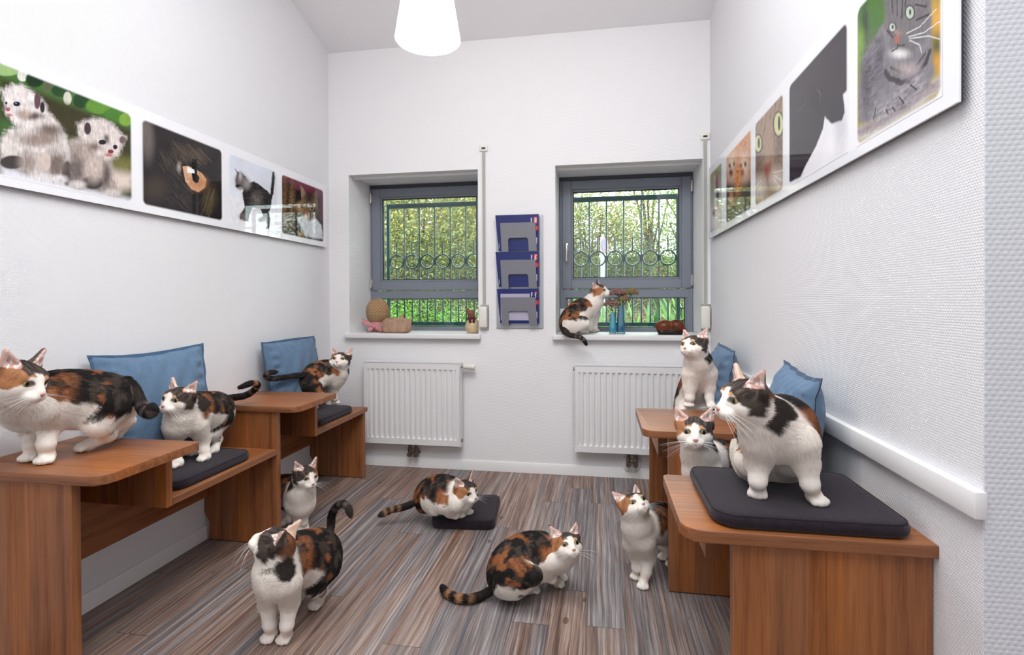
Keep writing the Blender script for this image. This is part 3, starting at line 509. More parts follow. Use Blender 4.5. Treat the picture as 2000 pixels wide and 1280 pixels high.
        D['tail']=bd+.002
        keys=list(D); A=np.stack([D[k] for k in keys],1); win=np.argmin(A,1); tag=np.array(keys,dtype=object)[win]
        mir=-1. if c['mir'] else 1.
        out=np.zeros((n,3)); ln=np.full(n,.011); dirv=np.zeros((n,3)); dirv[:]=v3(0,0,-1)
        th=th*mir
        jit=fnoise(P*90,2)-.5
        # --- torso pattern in body coordinates
        Lb=.30
        U=np.stack([sp*Lb/.030+jit*.35,np.sin(th/2)*.17/.052,np.cos(th/2)*.17/.052+3.7],1)
        n1=fnoise(U,3)+jit*.10; n2=fnoise(U*1.7+31.,3)+jit*.14; n3=fnoise(U*.8+11.,2)
        edge=(n3-.5)*.9+jit*.22
        front=sstep(.22,.28,sp+c.get('front',0)+edge*.10)
        lim=1.75+c.get('lim',0)+edge*.9-.55*sstep(.75,1,sp)
        cover=front*(1-sstep(lim-.10,lim+.10,np.abs(th)))
        pat=np.tile(COL['black'],(n,1))
        tb=(sstep(.50,.60,n2)*.9)[:,None]; pat=pat*(1-tb)+COL['tabby']*tb
        og=np.maximum(sstep(.60,.65,n1),sstep(.9,1.25,np.abs(th)+edge*.5)*(1-sstep(.36,.46,sp+edge*.2)))[:,None]; og=og*(1-.55*sstep(.50,.60,fnoise(np.stack([sp*Lb/.010+jit,th*.6,n1*3],1),2))[:,None])
        pat=pat*(1-og)+COL['orange']*og
        white=np.tile(COL['white'],(n,1))*(1-.05*np.abs(jit)[:,None])
        spot=np.exp(-(((sp-.14)*.3)**2+((th-.15)*.05)**2)/(2*.0065**2))
        tc=white*(1-cover[:,None])+pat*cover[:,None]
        tc=tc*(1-.8*sstep(.35,.6,spot)[:,None])+COL['orange']*.8*sstep(.35,.6,spot)[:,None]
        k=tag=='t'; out[k]=tc[k]
        dd=tdir+v3(0,0,-.35); dirv[k]=dd[k]; ln[k]=np.where(np.abs(th)>1.7,.012,.0095)[k]
        # --- neck and chest
        k=tag=='n'
        nl=((P-s.hp)@s.H[1])*mir/S; nu=(P-nb)@nrm(s.H[2]-s.H[0]*.6)/S
        nsp=sstep(.010,.017,nl+jit*.012)*sstep(-.026,-.014,nu+jit*.012)*sstep(.50,.62,tn)
        nc=white*(1-nsp[:,None])+(COL['black']*.55+COL['tabby']*.45)*nsp[:,None]
        out[k]=nc[k]; dn=nrm(ch-nb); dirv[k]=dn+v3(0,0,-.45); ln[k]=.0125
        # --- head
        k=tag=='h'; f,l,u=hl[:,0],hl[:,1]*mir,hl[:,2]
        hc=np.tile(COL['white'],(n,1)); jj=jit*.010
        st=fnoise(np.stack([f*30,l*260,u*40],1),2)
        def lay(mask,col):
            nonlocal hc
            hc=hc*(1-mask[:,None])+col*mask[:,None]
        stripes=sstep(.44,.58,st+jit*.25)
        topmask=sstep(.019,.025,u+jj-np.maximum(.010-np.abs(l),0)*1.2-np.maximum(f-.02,0)*.25+np.maximum(np.abs(l)-.010,0)*.5)
        # orange on the right cheek and brow, tabby on the left
        rs=sstep(.0075,.0115,-l+jj-np.maximum(.012-u,0)*.3)
        ls=sstep(.0075,.0115,l+jj-np.maximum(.012-u,0)*.3)
        lowR=sstep(-.006,.0,u+jj-np.maximum(f-.022,0)*.55-.0+np.maximum(-l-.034,0)*.4-np.maximum(f-.036,0)*2)
        lowL=sstep(-.006,.0,u+jj-np.maximum(f-.022,0)*.55-np.maximum(f-.036,0)*2)
        bk=sstep(-.034,-.022,f+jj)
        lay(rs*lowR*bk,COL['pale']*.35+COL['orange']*.65)
        cheekL=sstep(-.026,-.018,u+jj)*sstep(.026,.016,f+jj)*sstep(-.022,-.012,f+jj)
        lay(ls*np.maximum(lowL*bk,cheekL),COL['tabby']*.75+COL['black']*.25)
        browL=np.exp(-(((l-.017)/.008)**2+((u-.021)/.006)**2)); lay(sstep(.4,.7,browL),COL['pale'])
        blaze=np.clip((np.abs(l)-.004)/.006,0,1)
        tcol=(COL['black']*.75+COL['tabby']*.25)[None]*stripes[:,None]+COL['tabby'][None]*1.25*(1-stripes[:,None])
        topm=sstep(.021,.028,u+jj+np.maximum(np.abs(l)-.004,0)*.25-np.maximum(f-.020,0)*.3)
        tm=topm*(1-sstep(-.024,-.030,l)*.85)
        hc=hc*(1-tm[:,None])+tcol*tm[:,None]
        ob=np.exp(-(((l)/.012)**2+((f+.022)/.016)**2))*sstep(.03,.04,u); lay(sstep(.3,.6,ob+jit*.3)*.9,COL['orange'])
        back=sstep(-.022,-.032,f+jj)*sstep(.006,.016,u+jj); lay(back*.9,COL['orange']*.5+COL['black']*.4)
        # muzzle: lip line and freckle of pink round the nose
        lip=np.exp(-((l/.0014)**2))*sstep(-.024,-.026,u)*(u>-.034)*(f>.04); lay(lip*.75,COL['skin']*.6)
        for sd in (-1,1):
            ed=np.sqrt((l-sd*.0222)**2+((u-.008)/.70)**2)
            rim=sstep(.0122,.0100,ed)*(f>.015); lay(rim*.8,COL['black'])
        out[k]=hc[k]
        nose=s.hw(.06,0,-.012); hd=(P-nose); hd=hd/np.maximum(np.linalg.norm(hd,axis=1),1e-9)[:,None]
        dirv[k]=(hd+v3(0,0,-.15))[k]; ln[k]=np.where(f>.03,.0028,np.where(f>.0,.0055,.0085))[k]
        # nape patch on the left of the neck
        F_,L_,U_=hl[:,0],hl[:,1]*mir,hl[:,2]
        nd=np.sqrt(((F_+.074)/.040)**2+((L_-.028)/.030)**2+((U_+.008)/.032)**2)+jit*.35
        nm=sstep(1.05,.85,nd)*np.isin(tag,['n','t','h']); out[:]=out*(1-nm[:,None])+(COL['black']*.6+COL['tabby']*.4)*nm[:,None]
        # --- ears
        k=tag=='e'; fr=sstep(.05,.35,ef)[:,None]
        outer=np.where((hl[:,1]*mir<0)[:,None],COL['pale']*.6+COL['white']*.4,COL['tabby']*.8+COL['grey']*.2)
        eg=sstep(.030,.070,hl[:,2])[:,None]; ec=outer*(1-fr)+(COL['pink']*np.array([.80,.72,.72])*(1-eg)+COL['pink']*np.array([1.,1.03,1.03])*eg)*fr; out[k]=ec[k]
        inn=(ef>.15)&(hl[:,2]<.058); ec2=out.copy(); tuft=(fnoise(P*160,1)>.60)&inn; ec2[tuft]=COL['white']; out[k]=ec2[k]; dirv[k]=(s.H[2]*1.+np.where((hl[:,1]>0)[:,None],1,-1)*s.H[1]*.35)[k]; ln[k]=np.where(tuft,.013,.0035)[k]
        # --- legs
        for kk,(tt,dr,qq) in legt.items():
            k=tag==kk; sd=1. if kk[1]=='l' else -1.
            if kk[0]=='f':
                b=np.exp(-((tt-2.45)/.25)**2)*sstep(.45,.65,fnoise(P*28,2)); lc=white*(1-.35*b[:,None])+COL['pale']*.35*b[:,None]
            else:
                outw=(qq@s.left[-3])*sd
                e2=edge*.5
                hz=(P[:,2]-c['zs'])/S+edge*.05+jit*.016; cv=sstep(.080,.096,hz)*sstep(-.025,.0,outw)*sstep(1.3,1.1,tt)
                lp=pat
                lc=white*(1-cv[:,None])+lp*cv[:,None]
                b=np.exp(-(((tt-1.72)/.16)**2))*sstep(.003,.010,outw)*sstep(.42,.55,fnoise(P*38+5,2)); lc=lc*(1-.9*b[:,None])+(COL['black']*.5+COL['grey']*.5)*.9*b[:,None]
            out[k]=lc[k]; dirv[k]=dr[k]*1.+v3(0,0,-.2); ln[k]=np.where(tt<1,.010,np.where(tt<2,.0052,.0026))[k]
        # --- tail with rings
        k=tag=='tail'
        rg=sstep(.35,.75,.5+.5*np.sin(tlt*42+jit*2.5))*sstep(.42,.55,tlt)*(1-sstep(.87,.90,tlt))
        tcol=COL['black']*(1-.45*sstep(.45,.6,n2)[:,None])+COL['tabby']*.45*sstep(.45,.6,n2)[:,None]
        rc=np.where((n1>.5)[:,None],COL['pale']*.8+COL['tabby']*.2,COL['grey']*1.35)
        tcol=tcol*(1-.8*rg[:,None])+rc*.8*rg[:,None]
        out[k]=tcol[k]; dirv[k]=tl[k]; ln[k]=.0115
        s_=S/1.25
        return np.clip(out,0.004,1),ln*s_,dirv,tag,hl

def mat_coat(name,rough=.75,hair=False):
    m=bpy.data.materials.new(name); m.use_nodes=True; nt=m.node_tree; b=nt.nodes['Principled BSDF']
    a=nt.nodes.new('ShaderNodeAttribute'); a.attribute_name='coat'
    nt.links.new(a.outputs['Color'],b.inputs['Base Color']); b.inputs['Roughness'].default_value=rough
    b.inputs['Specular IOR Level'].default_value=.25
    return m
M_SKIN=mat_coat('cat_skin'); M_FUR=mat_coat('cat_fur',.6,True)
def simple_mat(name,col,rough=.5,**kw):
    m=bpy.data.materials.new(name); m.use_nodes=True; b=m.node_tree.nodes['Principled BSDF']
    b.inputs['Base Color'].default_value=(*srgb(*col),1); b.inputs['Roughness'].default_value=rough
    for k,v in kw.items(): b.inputs[k].default_value=v
    return m
M_NOSE=simple_mat('cat_nose_leather',(190,122,116),.45)
M_WHISK=simple_mat('whisker_white',(245,243,240),.35)
M_EYE=mat_coat('cat_eye',.06); M_EYE.node_tree.nodes['Principled BSDF'].inputs['Specular IOR Level'].default_value=.7

def np_mesh(name,V,Q,mat,parent=None,col=None,smooth=True):
    me=bpy.data.meshes.new(name); V=np.asarray(V,np.float32); Q=np.asarray(Q,np.int32)
    me.vertices.add(len(V)); me.vertices.foreach_set('co',V.ravel())
    k=Q.shape[1]; me.loops.add(Q.size); me.loops.foreach_set('vertex_index',Q.ravel())
    me.polygons.add(len(Q)); me.polygons.foreach_set('loop_start',np.arange(0,Q.size,k,dtype=np.int32))
    me.polygons.foreach_set('loop_total',np.full(len(Q),k,np.int32))
    me.polygons.foreach_set('use_smooth',np.full(len(Q),smooth))
    if col is not None:
        at=me.attributes.new('coat','FLOAT_COLOR','POINT'); at.data.foreach_set('color',np.concatenate([col,np.ones((len(col),1))],1).astype(np.float32).ravel())
    me.update(calc_edges=True); me.validate()
    o=bpy.data.objects.new(name,me); bpy.context.scene.collection.objects.link(o); me.materials.append(mat)
    if parent: o.parent=parent
    return o

def ball(nu=24,nv=14):
    V=[];Q=[]
    for j in range(nv+1):
        p=math.pi*j/nv
        for i in range(nu):
            a=2*math.pi*i/nu; V.append((math.cos(p),math.sin(p)*math.cos(a),math.sin(p)*math.sin(a)))
    for j in range(nv):
        for i in range(nu): Q.append((j*nu+i,j*nu+(i+1)%nu,(j+1)*nu+(i+1)%nu,(j+1)*nu+i))
    return np.array(V),np.array(Q)

def build_cat(key,label,fur_n,fur_w=1.,group='calico cats in the waiting room'):
    c=CATS[key]; k=Cat(c); V,Q=k.mesh(); S=k.S
    zs=c['zs']
    base=np.array([p[1] for p in k.legs.values()]) 
    org=v3(base[:,0].mean(),base[:,1].mean(),zs)
    root=bpy.data.objects.new('cat',None); bpy.context.scene.collection.objects.link(root)
    root.location=org; root['label']=label; root['category']='cat'; root['group']=group; root.empty_display_size=.05
    col,ln,dr,tag,hl=k.coat(V,k.N)
    np_mesh('body',V-org,Q,M_SKIN,root,col)
    # eyes
    bv,bq=ball(48,80)
    rng=np.random.default_rng(7)
    for sd in (-1,1):
        g=nrm(k.H[0]+k.H[1]*sd*.28-k.H[2]*.02); l2=nrm(np.cross(k.H[2],g)); u2=np.cross(g,l2)
        B=np.array([g,l2,u2]); ctr=k.hw(.0288,sd*.0208,.0078)
        ang=np.arccos(np.clip(bv[:,0],-1,1))
        ec=np.tile(np.array(srgb(168,152,78)),(len(bv),1))
        inner=np.exp(-((ang-.42)/.22)**2); ec=ec*(1-.35*inner[:,None])+np.array(srgb(150,120,50))*.35*inner[:,None]
        rimm=sstep(.86,1.0,ang); ec=ec*(1-rimm[:,None])+.006*rimm[:,None]
        ea=np.hypot(bv[:,1]*1.2,bv[:,2]*.95); pm=sstep(.46,.42,ea)*(bv[:,0]>0); ec=ec*(1-pm[:,None])+.003*pm[:,None]
        np_mesh('eye',(ctr+bv@B*.0136*S)-org,bq,M_EYE,root,ec)
    # nose
    nv=bv*np.array([.0058,.0086,.0060])[None]*S; nv=nv.copy()
    lowm=np.clip(-nv[:,2]/(.006*S),0,1); nv[:,1]*=1-.75*lowm
    ctr=k.hw(.0590,0,-.0150); np_mesh('nose',ctr+nv@k.H-org,bq,M_NOSE,root)
    # whiskers
    WV=[];WQ=[]
    for sd in (-1,1):
        for i in range(9):
            r0=k.hw(.052-.004*(i%3),sd*(.012+.003*(i%3)),-.020-.003*(i//3))
            d=nrm(k.H[1]*sd*1.+k.H[0]*(.35-.22*(i%3))+k.H[2]*(.05-.2*(i//3)))
            Ln=S*(.075-.008*(i//3)+.01*rng.random())
            pts=[r0+d*Ln*t+v3(0,0,-.012*S)*t*t*1.6+k.H[0]*(-.012*S)*t*t for t in np.linspace(0,1,7)]
            b0=len(WV); e1=nrm(np.cross(d,v3(.1,.2,1))); e2=np.cross(d,e1)
            for j,p in enumerate(pts):
                r=.00042*S*(1-.8*j/6)
                for q in range(3): WV.append(p+r*(math.cos(q*2.094)*e1+math.sin(q*2.094)*e2))
            for j in range(6):
                for q in range(3): WQ.append((b0+j*3+q,b0+j*3+(q+1)%3,b0+j*3+3+(q+1)%3,b0+j*3+3+q))
    np_mesh('whiskers',np.array(WV)-org,np.array(WQ),M_WHISK,root)
    # fur
    if fur_n:
        pr=k.farea/k.farea.sum(); fi=rng.choice(len(Q),fur_n,p=pr)
        a=rng.random((fur_n,2)); q=V[Q[fi]]
        P=(q[:,0]*((1-a[:,0])*(1-a[:,1]))[:,None]+q[:,1]*(a[:,0]*(1-a[:,1]))[:,None]+q[:,2]*(a[:,0]*a[:,1])[:,None]+q[:,3]*((1-a[:,0])*a[:,1])[:,None])
        N=k.N[Q[fi,0]]
        col,ln,dr,tag,hl=k.coat(P,N)
        keep=P[:,2]>zs+.004*S
        for sd in (-1,1):
            ed=np.sqrt((hl[:,1]-sd*.0222)**2+((hl[:,2]-.008)/.70)**2); keep&=~((ed<.0108)&(hl[:,0]>.015))
        keep&=~((np.abs(hl[:,1])<.008)&(np.abs(hl[:,2]+.0155)<.0065)&(hl[:,0]>.045))
        P,N,col,ln,dr=P[keep],N[keep],col[keep],ln[keep],dr[keep]
        n=len(P)
        dr=dr-N*(dr*N).sum(1)[:,None]; dr/=np.maximum(np.linalg.norm(dr,axis=1),1e-6)[:,None]
        cl=(fnoise(P*55,2)-.5)[:,None]; side=np.cross(N,dr)
        d0=dr*.95+N*.30+side*(cl*.40)+rng.normal(0,.10,(n,3)); d0/=np.linalg.norm(d0,axis=1)[:,None]
        L=(ln*(.75+.5*rng.random(n)))[:,None]
        p0=P-N*.001; p1=p0+d0*L*.35; p2=p1+(d0*.9+dr*.35)*L*.33; p3=p2+(d0*.6+dr*.6)*L*.32+v3(0,0,-.06)*L
        pts=np.stack([p0,p1,p2,p3],1)-org
        pts[:,:,2]=np.maximum(pts[:,:,2],.0012)if c.get('flat',1) and False else pts[:,:,2]
        hc=bpy.data.hair_curves.new('fur'); hc.add_curves([4]*n)
        hc.attributes['position'].data.foreach_set('vector',pts.astype(np.float32).ravel()) if 'position' in hc.attributes else hc.position_data.foreach_set('vector',pts.astype(np.float32).ravel())
        ra=hc.attributes.get('radius') or hc.attributes.new('radius','FLOAT','POINT')
        rad=np.tile(np.array([.00034,.00030,.00022,.00008])*S*fur_w,(n,1)); ra.data.foreach_set('value',rad.astype(np.float32).ravel())
        ca=hc.attributes.new('coat','FLOAT_COLOR','CURVE'); cc=np.clip(col*(.86+.24*rng.random((n,1))),0,.95)
        ca.data.foreach_set('color',np.concatenate([cc,np.ones((n,1))],1).astype(np.float32).ravel())
        o=bpy.data.objects.new('fur',hc); bpy.context.scene.collection.objects.link(o); hc.materials.append(M_FUR); o.parent=root
    return root
# ---------------------------------------------------------------- helpers
COLL=sc.collection
class G:
    """small helper round a material's node tree"""
    def __init__(s,name):
        s.m=bpy.data.materials.new(name); s.m.use_nodes=True; s.t=s.m.node_tree; s.b=s.t.nodes['Principled BSDF']
    def put(s,sock,v):
        if hasattr(v,'links') or isinstance(v,bpy.types.NodeSocket): s.t.links.new(v,sock)
        else: sock.default_value=v
    def n(s,typ,ins=None,out=0,**pr):
        q=s.t.nodes.new(typ)
        for k,v in pr.items(): setattr(q,k,v)
        for k,v in (ins or {}).items(): s.put(q.inputs[k],v)
        return q.outputs[out]
    def ma(s,op,a,b=0.,c=0.): return s.n('ShaderNodeMath',{0:a,1:b,2:c},operation=op)
    def xyz(s,coord='Object'):
        if coord=='World': o=s.n('ShaderNodeNewGeometry')
        else: o=s.n('ShaderNodeTexCoord',out=coord)
        q=s.t.nodes.new('ShaderNodeSeparateXYZ'); s.t.links.new(o,q.inputs[0]); return q.outputs
    def vec(s,x,y,z): return s.n('ShaderNodeCombineXYZ',{0:x,1:y,2:z})
    def noise(s,v,scale=1.,detail=4.,rough=.55,dist=0.,out=0): return s.n('ShaderNodeTexNoise',{'Vector':v,'Scale':scale,'Detail':detail,'Roughness':rough,'Distortion':dist},out=out)
    def rand(s,v): return s.n('ShaderNodeTexWhiteNoise',{'Vector':v},noise_dimensions='3D')
    def ramp(s,f,*st):
        q=s.t.nodes.new('ShaderNodeValToRGB'); s.t.links.new(f,q.inputs[0]); e=q.color_ramp.elements
        while len(e)<len(st): e.new(.5)
        for i,(p,c) in enumerate(st): e[i].position=p; e[i].color=(*srgb(*c),1) if len(c)==3 else c
        return q.outputs[0]
    def mix(s,f,a,b,mode='MIX'):
        q=s.t.nodes.new('ShaderNodeMix'); q.data_type='RGBA'; q.blend_type=mode
        for i,v in ((0,f),(6,a),(7,b)):
            if isinstance(v,tuple): v=(*srgb(*v),1)
            s.put(q.inputs[i],v)
        return q.outputs[2]
    def bump(s,h,strength=.5,dist=.002): s.put(s.b.inputs['Normal'],s.n('ShaderNodeBump',{'Height':h,'Strength':strength,'Distance':dist}))
    def set(s,**k):
        for a,v in k.items():
            a=a.replace('_',' ')
            if isinstance(v,tuple): v=(*srgb(*v),1)
            s.put(s.b.inputs[a],v)
        return s.m
def flat(name,col,rough=.5,**k): return G(name).set(Base_Color=col,Roughness=rough,**k)

def mat_wall(name,ax,pu,pv,st,col=(226,223,224)):
    g=G(name); X=g.xyz('World'); u=X[ax]; v=X[2]
    wob=g.noise(g.vec(u,v,0.),14.,2.); v2=g.ma('ADD',v,g.ma('MULTIPLY',g.ma('SUBTRACT',wob,.5),.004))
    r=g.ma('FLOOR',g.ma('DIVIDE',v2,pv)); fv=g.ma('FRACT',g.ma('DIVIDE',v2,pv))
    off=g.ma('MULTIPLY',g.ma('MODULO',r,2.),.5)
    fu=g.ma('SINE',g.ma('MULTIPLY',g.ma('ADD',g.ma('DIVIDE',u,pu),off),2*math.pi))
    h=g.ma('MULTIPLY',g.ma('SINE',g.ma('MULTIPLY',fv,math.pi)),g.ma('ADD',.55,g.ma('MULTIPLY',fu,.45)))
    h=g.ma('ADD',h,g.ma('MULTIPLY',g.noise(g.vec(u,v,0.),190.,2.),.5))
    g.bump(h,st,.0022); return g.set(Base_Color=col,Roughness=.72,Specular_IOR_Level=.25)
def mat_wood(name,al,cr,dp,base=(164,102,58),dark=(108,60,30),stave=.085):
    g=G(name); X=g.xyz('Object'); a,c,d=X[al],X[cr],X[dp]
    cc=g.ma('ADD',c,g.ma('MULTIPLY',d,.37)); idn=g.ma('FLOOR',g.ma('DIVIDE',g.ma('ADD',cc,7.03),stave))
    a2=g.ma('ADD',a,g.ma('MULTIPLY',idn,.713))
    r1=g.rand(g.vec(idn,g.ma('FLOOR',g.ma('DIVIDE',a2,.9)),3.))
    grain=g.noise(g.vec(g.ma('MULTIPLY',a2,1.6),g.ma('MULTIPLY',cc,46.),g.ma('ADD',g.ma('MULTIPLY',d,46.),idn)),1.,5.,.6,.35)
    fine=g.noise(g.vec(g.ma('MULTIPLY',a2,9.),g.ma('MULTIPLY',cc,420.),g.ma('MULTIPLY',d,420.)),1.,2.,.6)
    fig=g.noise(g.vec(g.ma('MULTIPLY',a2,.9),g.ma('MULTIPLY',cc,13.),idn),1.,3.,.5,1.2)
    f=g.ma('ADD',g.ma('MULTIPLY',grain,.62),g.ma('ADD',g.ma('MULTIPLY',fig,.35),g.ma('MULTIPLY',g.ma('SUBTRACT',fine,.5),.32)))
    col=g.ramp(f,(.30,dark),(.46,tuple((x+y)//2+6 for x,y in zip(base,dark))),(.62,base),(.80,tuple(min(255,x+20) for x in base)))
    hs=g.n('ShaderNodeHueSaturation',{'Color':col,'Value':g.ma('ADD',.86,g.ma('MULTIPLY',r1,.26)),'Saturation':g.ma('ADD',.94,g.ma('MULTIPLY',r1,.1))})
    g.bump(g.ma('ADD',fine,g.ma('MULTIPLY',grain,.6)),.10,.001)
    return g.set(Base_Color=hs,Roughness=.42,Specular_IOR_Level=.4)
def mat_floor():
    g=G('weathered_plank_vinyl'); X=g.xyz('World'); x,y=X[0],X[1]
    w=.150; L=1.25; i=g.ma('FLOOR',g.ma('DIVIDE',g.ma('ADD',x,5.),w)); fx=g.ma('FRACT',g.ma('DIVIDE',g.ma('ADD',x,5.),w))
    ro=g.rand(g.vec(i,1.7,0.)); yy=g.ma('ADD',g.ma('DIVIDE',y,L),g.ma('MULTIPLY',ro,3.)); j=g.ma('FLOOR',yy); fy=g.ma('FRACT',yy)
    r=g.rand(g.vec(i,j,5.)); r2=g.rand(g.vec(i,j,9.)); z=g.ma('MULTIPLY',r,40.)
    sx=g.ma('ADD',x,g.ma('MULTIPLY',g.noise(g.vec(g.ma('MULTIPLY',x,6.),g.ma('MULTIPLY',y,2.2),z),1.,2.),.022))
    streak=g.noise(g.vec(g.ma('MULTIPLY',sx,75.),g.ma('MULTIPLY',y,1.3),z),1.,6.,.66,.2)
    fine=g.noise(g.vec(g.ma('MULTIPLY',sx,330.),g.ma('MULTIPLY',y,5.),z),1.,3.,.6)
    tone=g.noise(g.vec(g.ma('MULTIPLY',sx,24.),g.ma('MULTIPLY',y,.8),g.ma('ADD',z,11.)),1.,3.,.5)
    f=g.ma('ADD',g.ma('MULTIPLY',streak,.66),g.ma('MULTIPLY',fine,.34))
    brown=g.ramp(f,(.34,(74,57,51)),(.45,(116,94,84)),(.54,(148,126,115)),(.67,(190,174,163)))
    grey=g.ramp(f,(.34,(68,62,63)),(.45,(104,97,98)),(.54,(136,129,128)),(.67,(182,175,171)))
    t=g.ma('ADD',tone,g.ma('MULTIPLY',g.ma('SUBTRACT',r,.5),.34))
    col=g.mix(g.ma('MULTIPLY_ADD',t,5.,-2.05),brown,grey)
    q=col.node; q.clamp_factor=True
    rust=g.ma('MULTIPLY',g.ma('SMOOTH_MIN',1.,g.ma('MAXIMUM',g.ma('MULTIPLY_ADD',g.noise(g.vec(g.ma('MULTIPLY',sx,60.),g.ma('MULTIPLY',y,1.3),g.ma('ADD',z,23.)),1.,3.,.6),9.,-5.9),0.),.1),.5)
    col=g.mix(rust,col,(150,92,58))
    vo=g.t.nodes.new('ShaderNodeTexVoronoi'); vo.inputs['Scale'].default_value=1.; g.t.links.new(g.vec(g.ma('MULTIPLY',x,7.5),g.ma('MULTIPLY',y,3.6),2.),vo.inputs['Vector'])
    knot=g.ma('MULTIPLY',g.ma('LESS_THAN',vo.outputs['Distance'],.085),g.ma('GREATER_THAN',g.n('ShaderNodeSeparateColor',{0:vo.outputs['Color']}),.45))
    col=g.mix(g.ma('MULTIPLY',knot,.7),col,(92,58,40))
    hs=g.n('ShaderNodeHueSaturation',{'Color':col,'Value':g.ma('ADD',.86,g.ma('MULTIPLY',r2,.26)),'Saturation':1.05})
    ex=g.ma('MINIMUM',fx,g.ma('SUBTRACT',1.,fx)); ey=g.ma('MINIMUM',fy,g.ma('SUBTRACT',1.,fy))
    seam=g.ma('MAXIMUM',g.ma('LESS_THAN',ex,.010),g.ma('LESS_THAN',ey,.0016))
    col=g.mix(g.ma('MULTIPLY',seam,.6),hs,(48,40,38))
    g.bump(g.ma('SUBTRACT',f,g.ma('MULTIPLY',seam,.6)),.25,.0012)
    return g.set(Base_Color=col,Roughness=g.ma('MULTIPLY_ADD',f,.25,.36),Specular_IOR_Level=.35)
def mat_cloth(name,col,sc1=900.,amp=.25,bump=.4,col2=None):
    g=G(name); X=g.xyz('Object')
    wv=g.ma('MULTIPLY',g.ma('SINE',g.ma('MULTIPLY',g.ma('ADD',X[0],X[2]),sc1)),g.ma('SINE',g.ma('MULTIPLY',g.ma('ADD',X[1],g.ma('MULTIPLY',X[2],.3)),sc1)))
    nz=g.noise(g.vec(X[0],X[1],X[2]),60.,3.)
    c=g.mix(nz,tuple(int(v*(1-amp)) for v in col),tuple(min(255,int(v*(1+amp))) for v in col))
    g.bump(g.ma('ADD',g.ma('MULTIPLY',wv,.5),g.noise(g.vec(X[0],X[1],X[2]),420.,2.)),bump,.0012)
    return g.set(Base_Color=c,Roughness=.9,Specular_IOR_Level=.15,Sheen_Weight=.15)
def mat_glass(name,tint=(235,242,240),refl=1.):
    g=G(name); t=g.t; out=[n for n in t.nodes if n.type=='OUTPUT_MATERIAL'][0]
    tr=t.nodes.new('ShaderNodeBsdfTransparent'); tr.inputs[0].default_value=(*srgb(*tint),1)
    gl=t.nodes.new('ShaderNodeBsdfGlossy'); gl.inputs['Roughness'].default_value=.01
    fr=t.nodes.new('ShaderNodeFresnel'); fr.inputs['IOR'].default_value=1.52
    mx=t.nodes.new('ShaderNodeMixShader'); t.links.new(g.ma('MULTIPLY',fr.outputs[0],refl),mx.inputs[0]); t.links.new(tr.outputs[0],mx.inputs[1]); t.links.new(gl.outputs[0],mx.inputs[2]); t.links.new(mx.outputs[0],out.inputs[0])
    t.nodes.remove(g.b); return g.m

M=dict(
 wall_x=mat_wall('woven_wallpaper_back',0,.110,.0130,.16,(234,232,233)), wall_y=mat_wall('woven_wallpaper_side',1,.0080,.0062,.34,(229,228,231)),
 wall_s=mat_wall('woven_wallpaper_reveal',0,.0150,.0118,.55,(222,224,228)),
 white=flat('white_paint',(228,226,226),.45), ceil=flat('ceiling_paint',(246,244,246),.8), trim=flat('white_lacquer_trim',(232,230,230),.32),
 rad=flat('radiator_enamel',(230,228,228),.3), floor=mat_floor(),
 wx=mat_wood('oak_across',0,1,2), wy=mat_wood('oak_along',1,0,2), wz=mat_wood('oak_upright_x',2,0,1), wzy=mat_wood('oak_upright_y',2,1,0),
 cush=mat_cloth('aubergine_upholstery',(38,29,38),1500.,.25,.7), pil=mat_cloth('blue_cotton',(94,118,144),2600.,.07,.25), seam=mat_cloth('blue_cotton_edge',(70,98,128),2600.,.07,.25),
 cseam=flat('cushion_piping',(30,26,32),.8),
 frame=flat('grey_window_frame',(124,130,141),.38), fdark=flat('window_rebate',(70,74,82),.5), gasket=flat('black_gasket',(22,24,28),.6), glass=mat_glass('window_glass'),
 steel=flat('brushed_metal',(178,176,172),.32,Metallic=.85), chrome=flat('chrome',(196,192,188),.18,Metallic=1.), brass=flat('worn_nickel',(120,108,98),.38,Metallic=.8),
 alu=flat('anodised_aluminium',(172,175,180),.38,Metallic=.65), pocket=flat('grey_lacquered_pocket',(132,132,140),.45,Metallic=.25), 
 blue=flat('blue_cover',(7,27,100),.28), red=flat('red_print',(206,32,42),.4), wprint=flat('white_print',(240,240,244),.4), dkblue=flat('dark_blue_edge',(8,26,84),.35), leaflet=flat('lilac_leaflet',(176,170,190),.4),
 grille=flat('dark_green_iron',(24,66,66),.35), plast=flat('ivory_plastic',(226,222,214),.4), strap=mat_cloth('grey_webbing',(176,174,166),3000.,.05,.3),
 acry=flat('white_acrylic',(238,238,242),.03,Specular_IOR_Level=.42), acedge=flat('panel_backing',(40,40,48),.4),
 shade=None, cable=flat('white_cable',(236,236,236),.5),
)
g=G('frosted_lamp_shade'); g.set(Base_Color=(255,252,246),Roughness=.5,Emission_Color=(255,250,243),Emission_Strength=1.0)
nt=g.t; tl=nt.nodes.new('ShaderNodeBsdfTranslucent'); tl.inputs[0].default_value=(1,.98,.95,1); mx=nt.nodes.new('ShaderNodeMixShader'); mx.inputs[0].default_value=.55; out=[n for n in nt.nodes if n.type=='OUTPUT_MATERIAL'][0]
nt.links.new(g.b.outputs[0],mx.inputs[1]); nt.links.new(tl.outputs[0],mx.inputs[2]); nt.links.new(mx.outputs[0],out.inputs[0]); M['shade']=g.m
g=G('lamp_bulb'); g.set(Base_Color=(255,255,255),Emission_Color=(255,247,236),Emission_Strength=6.); M['bulb']=g.m

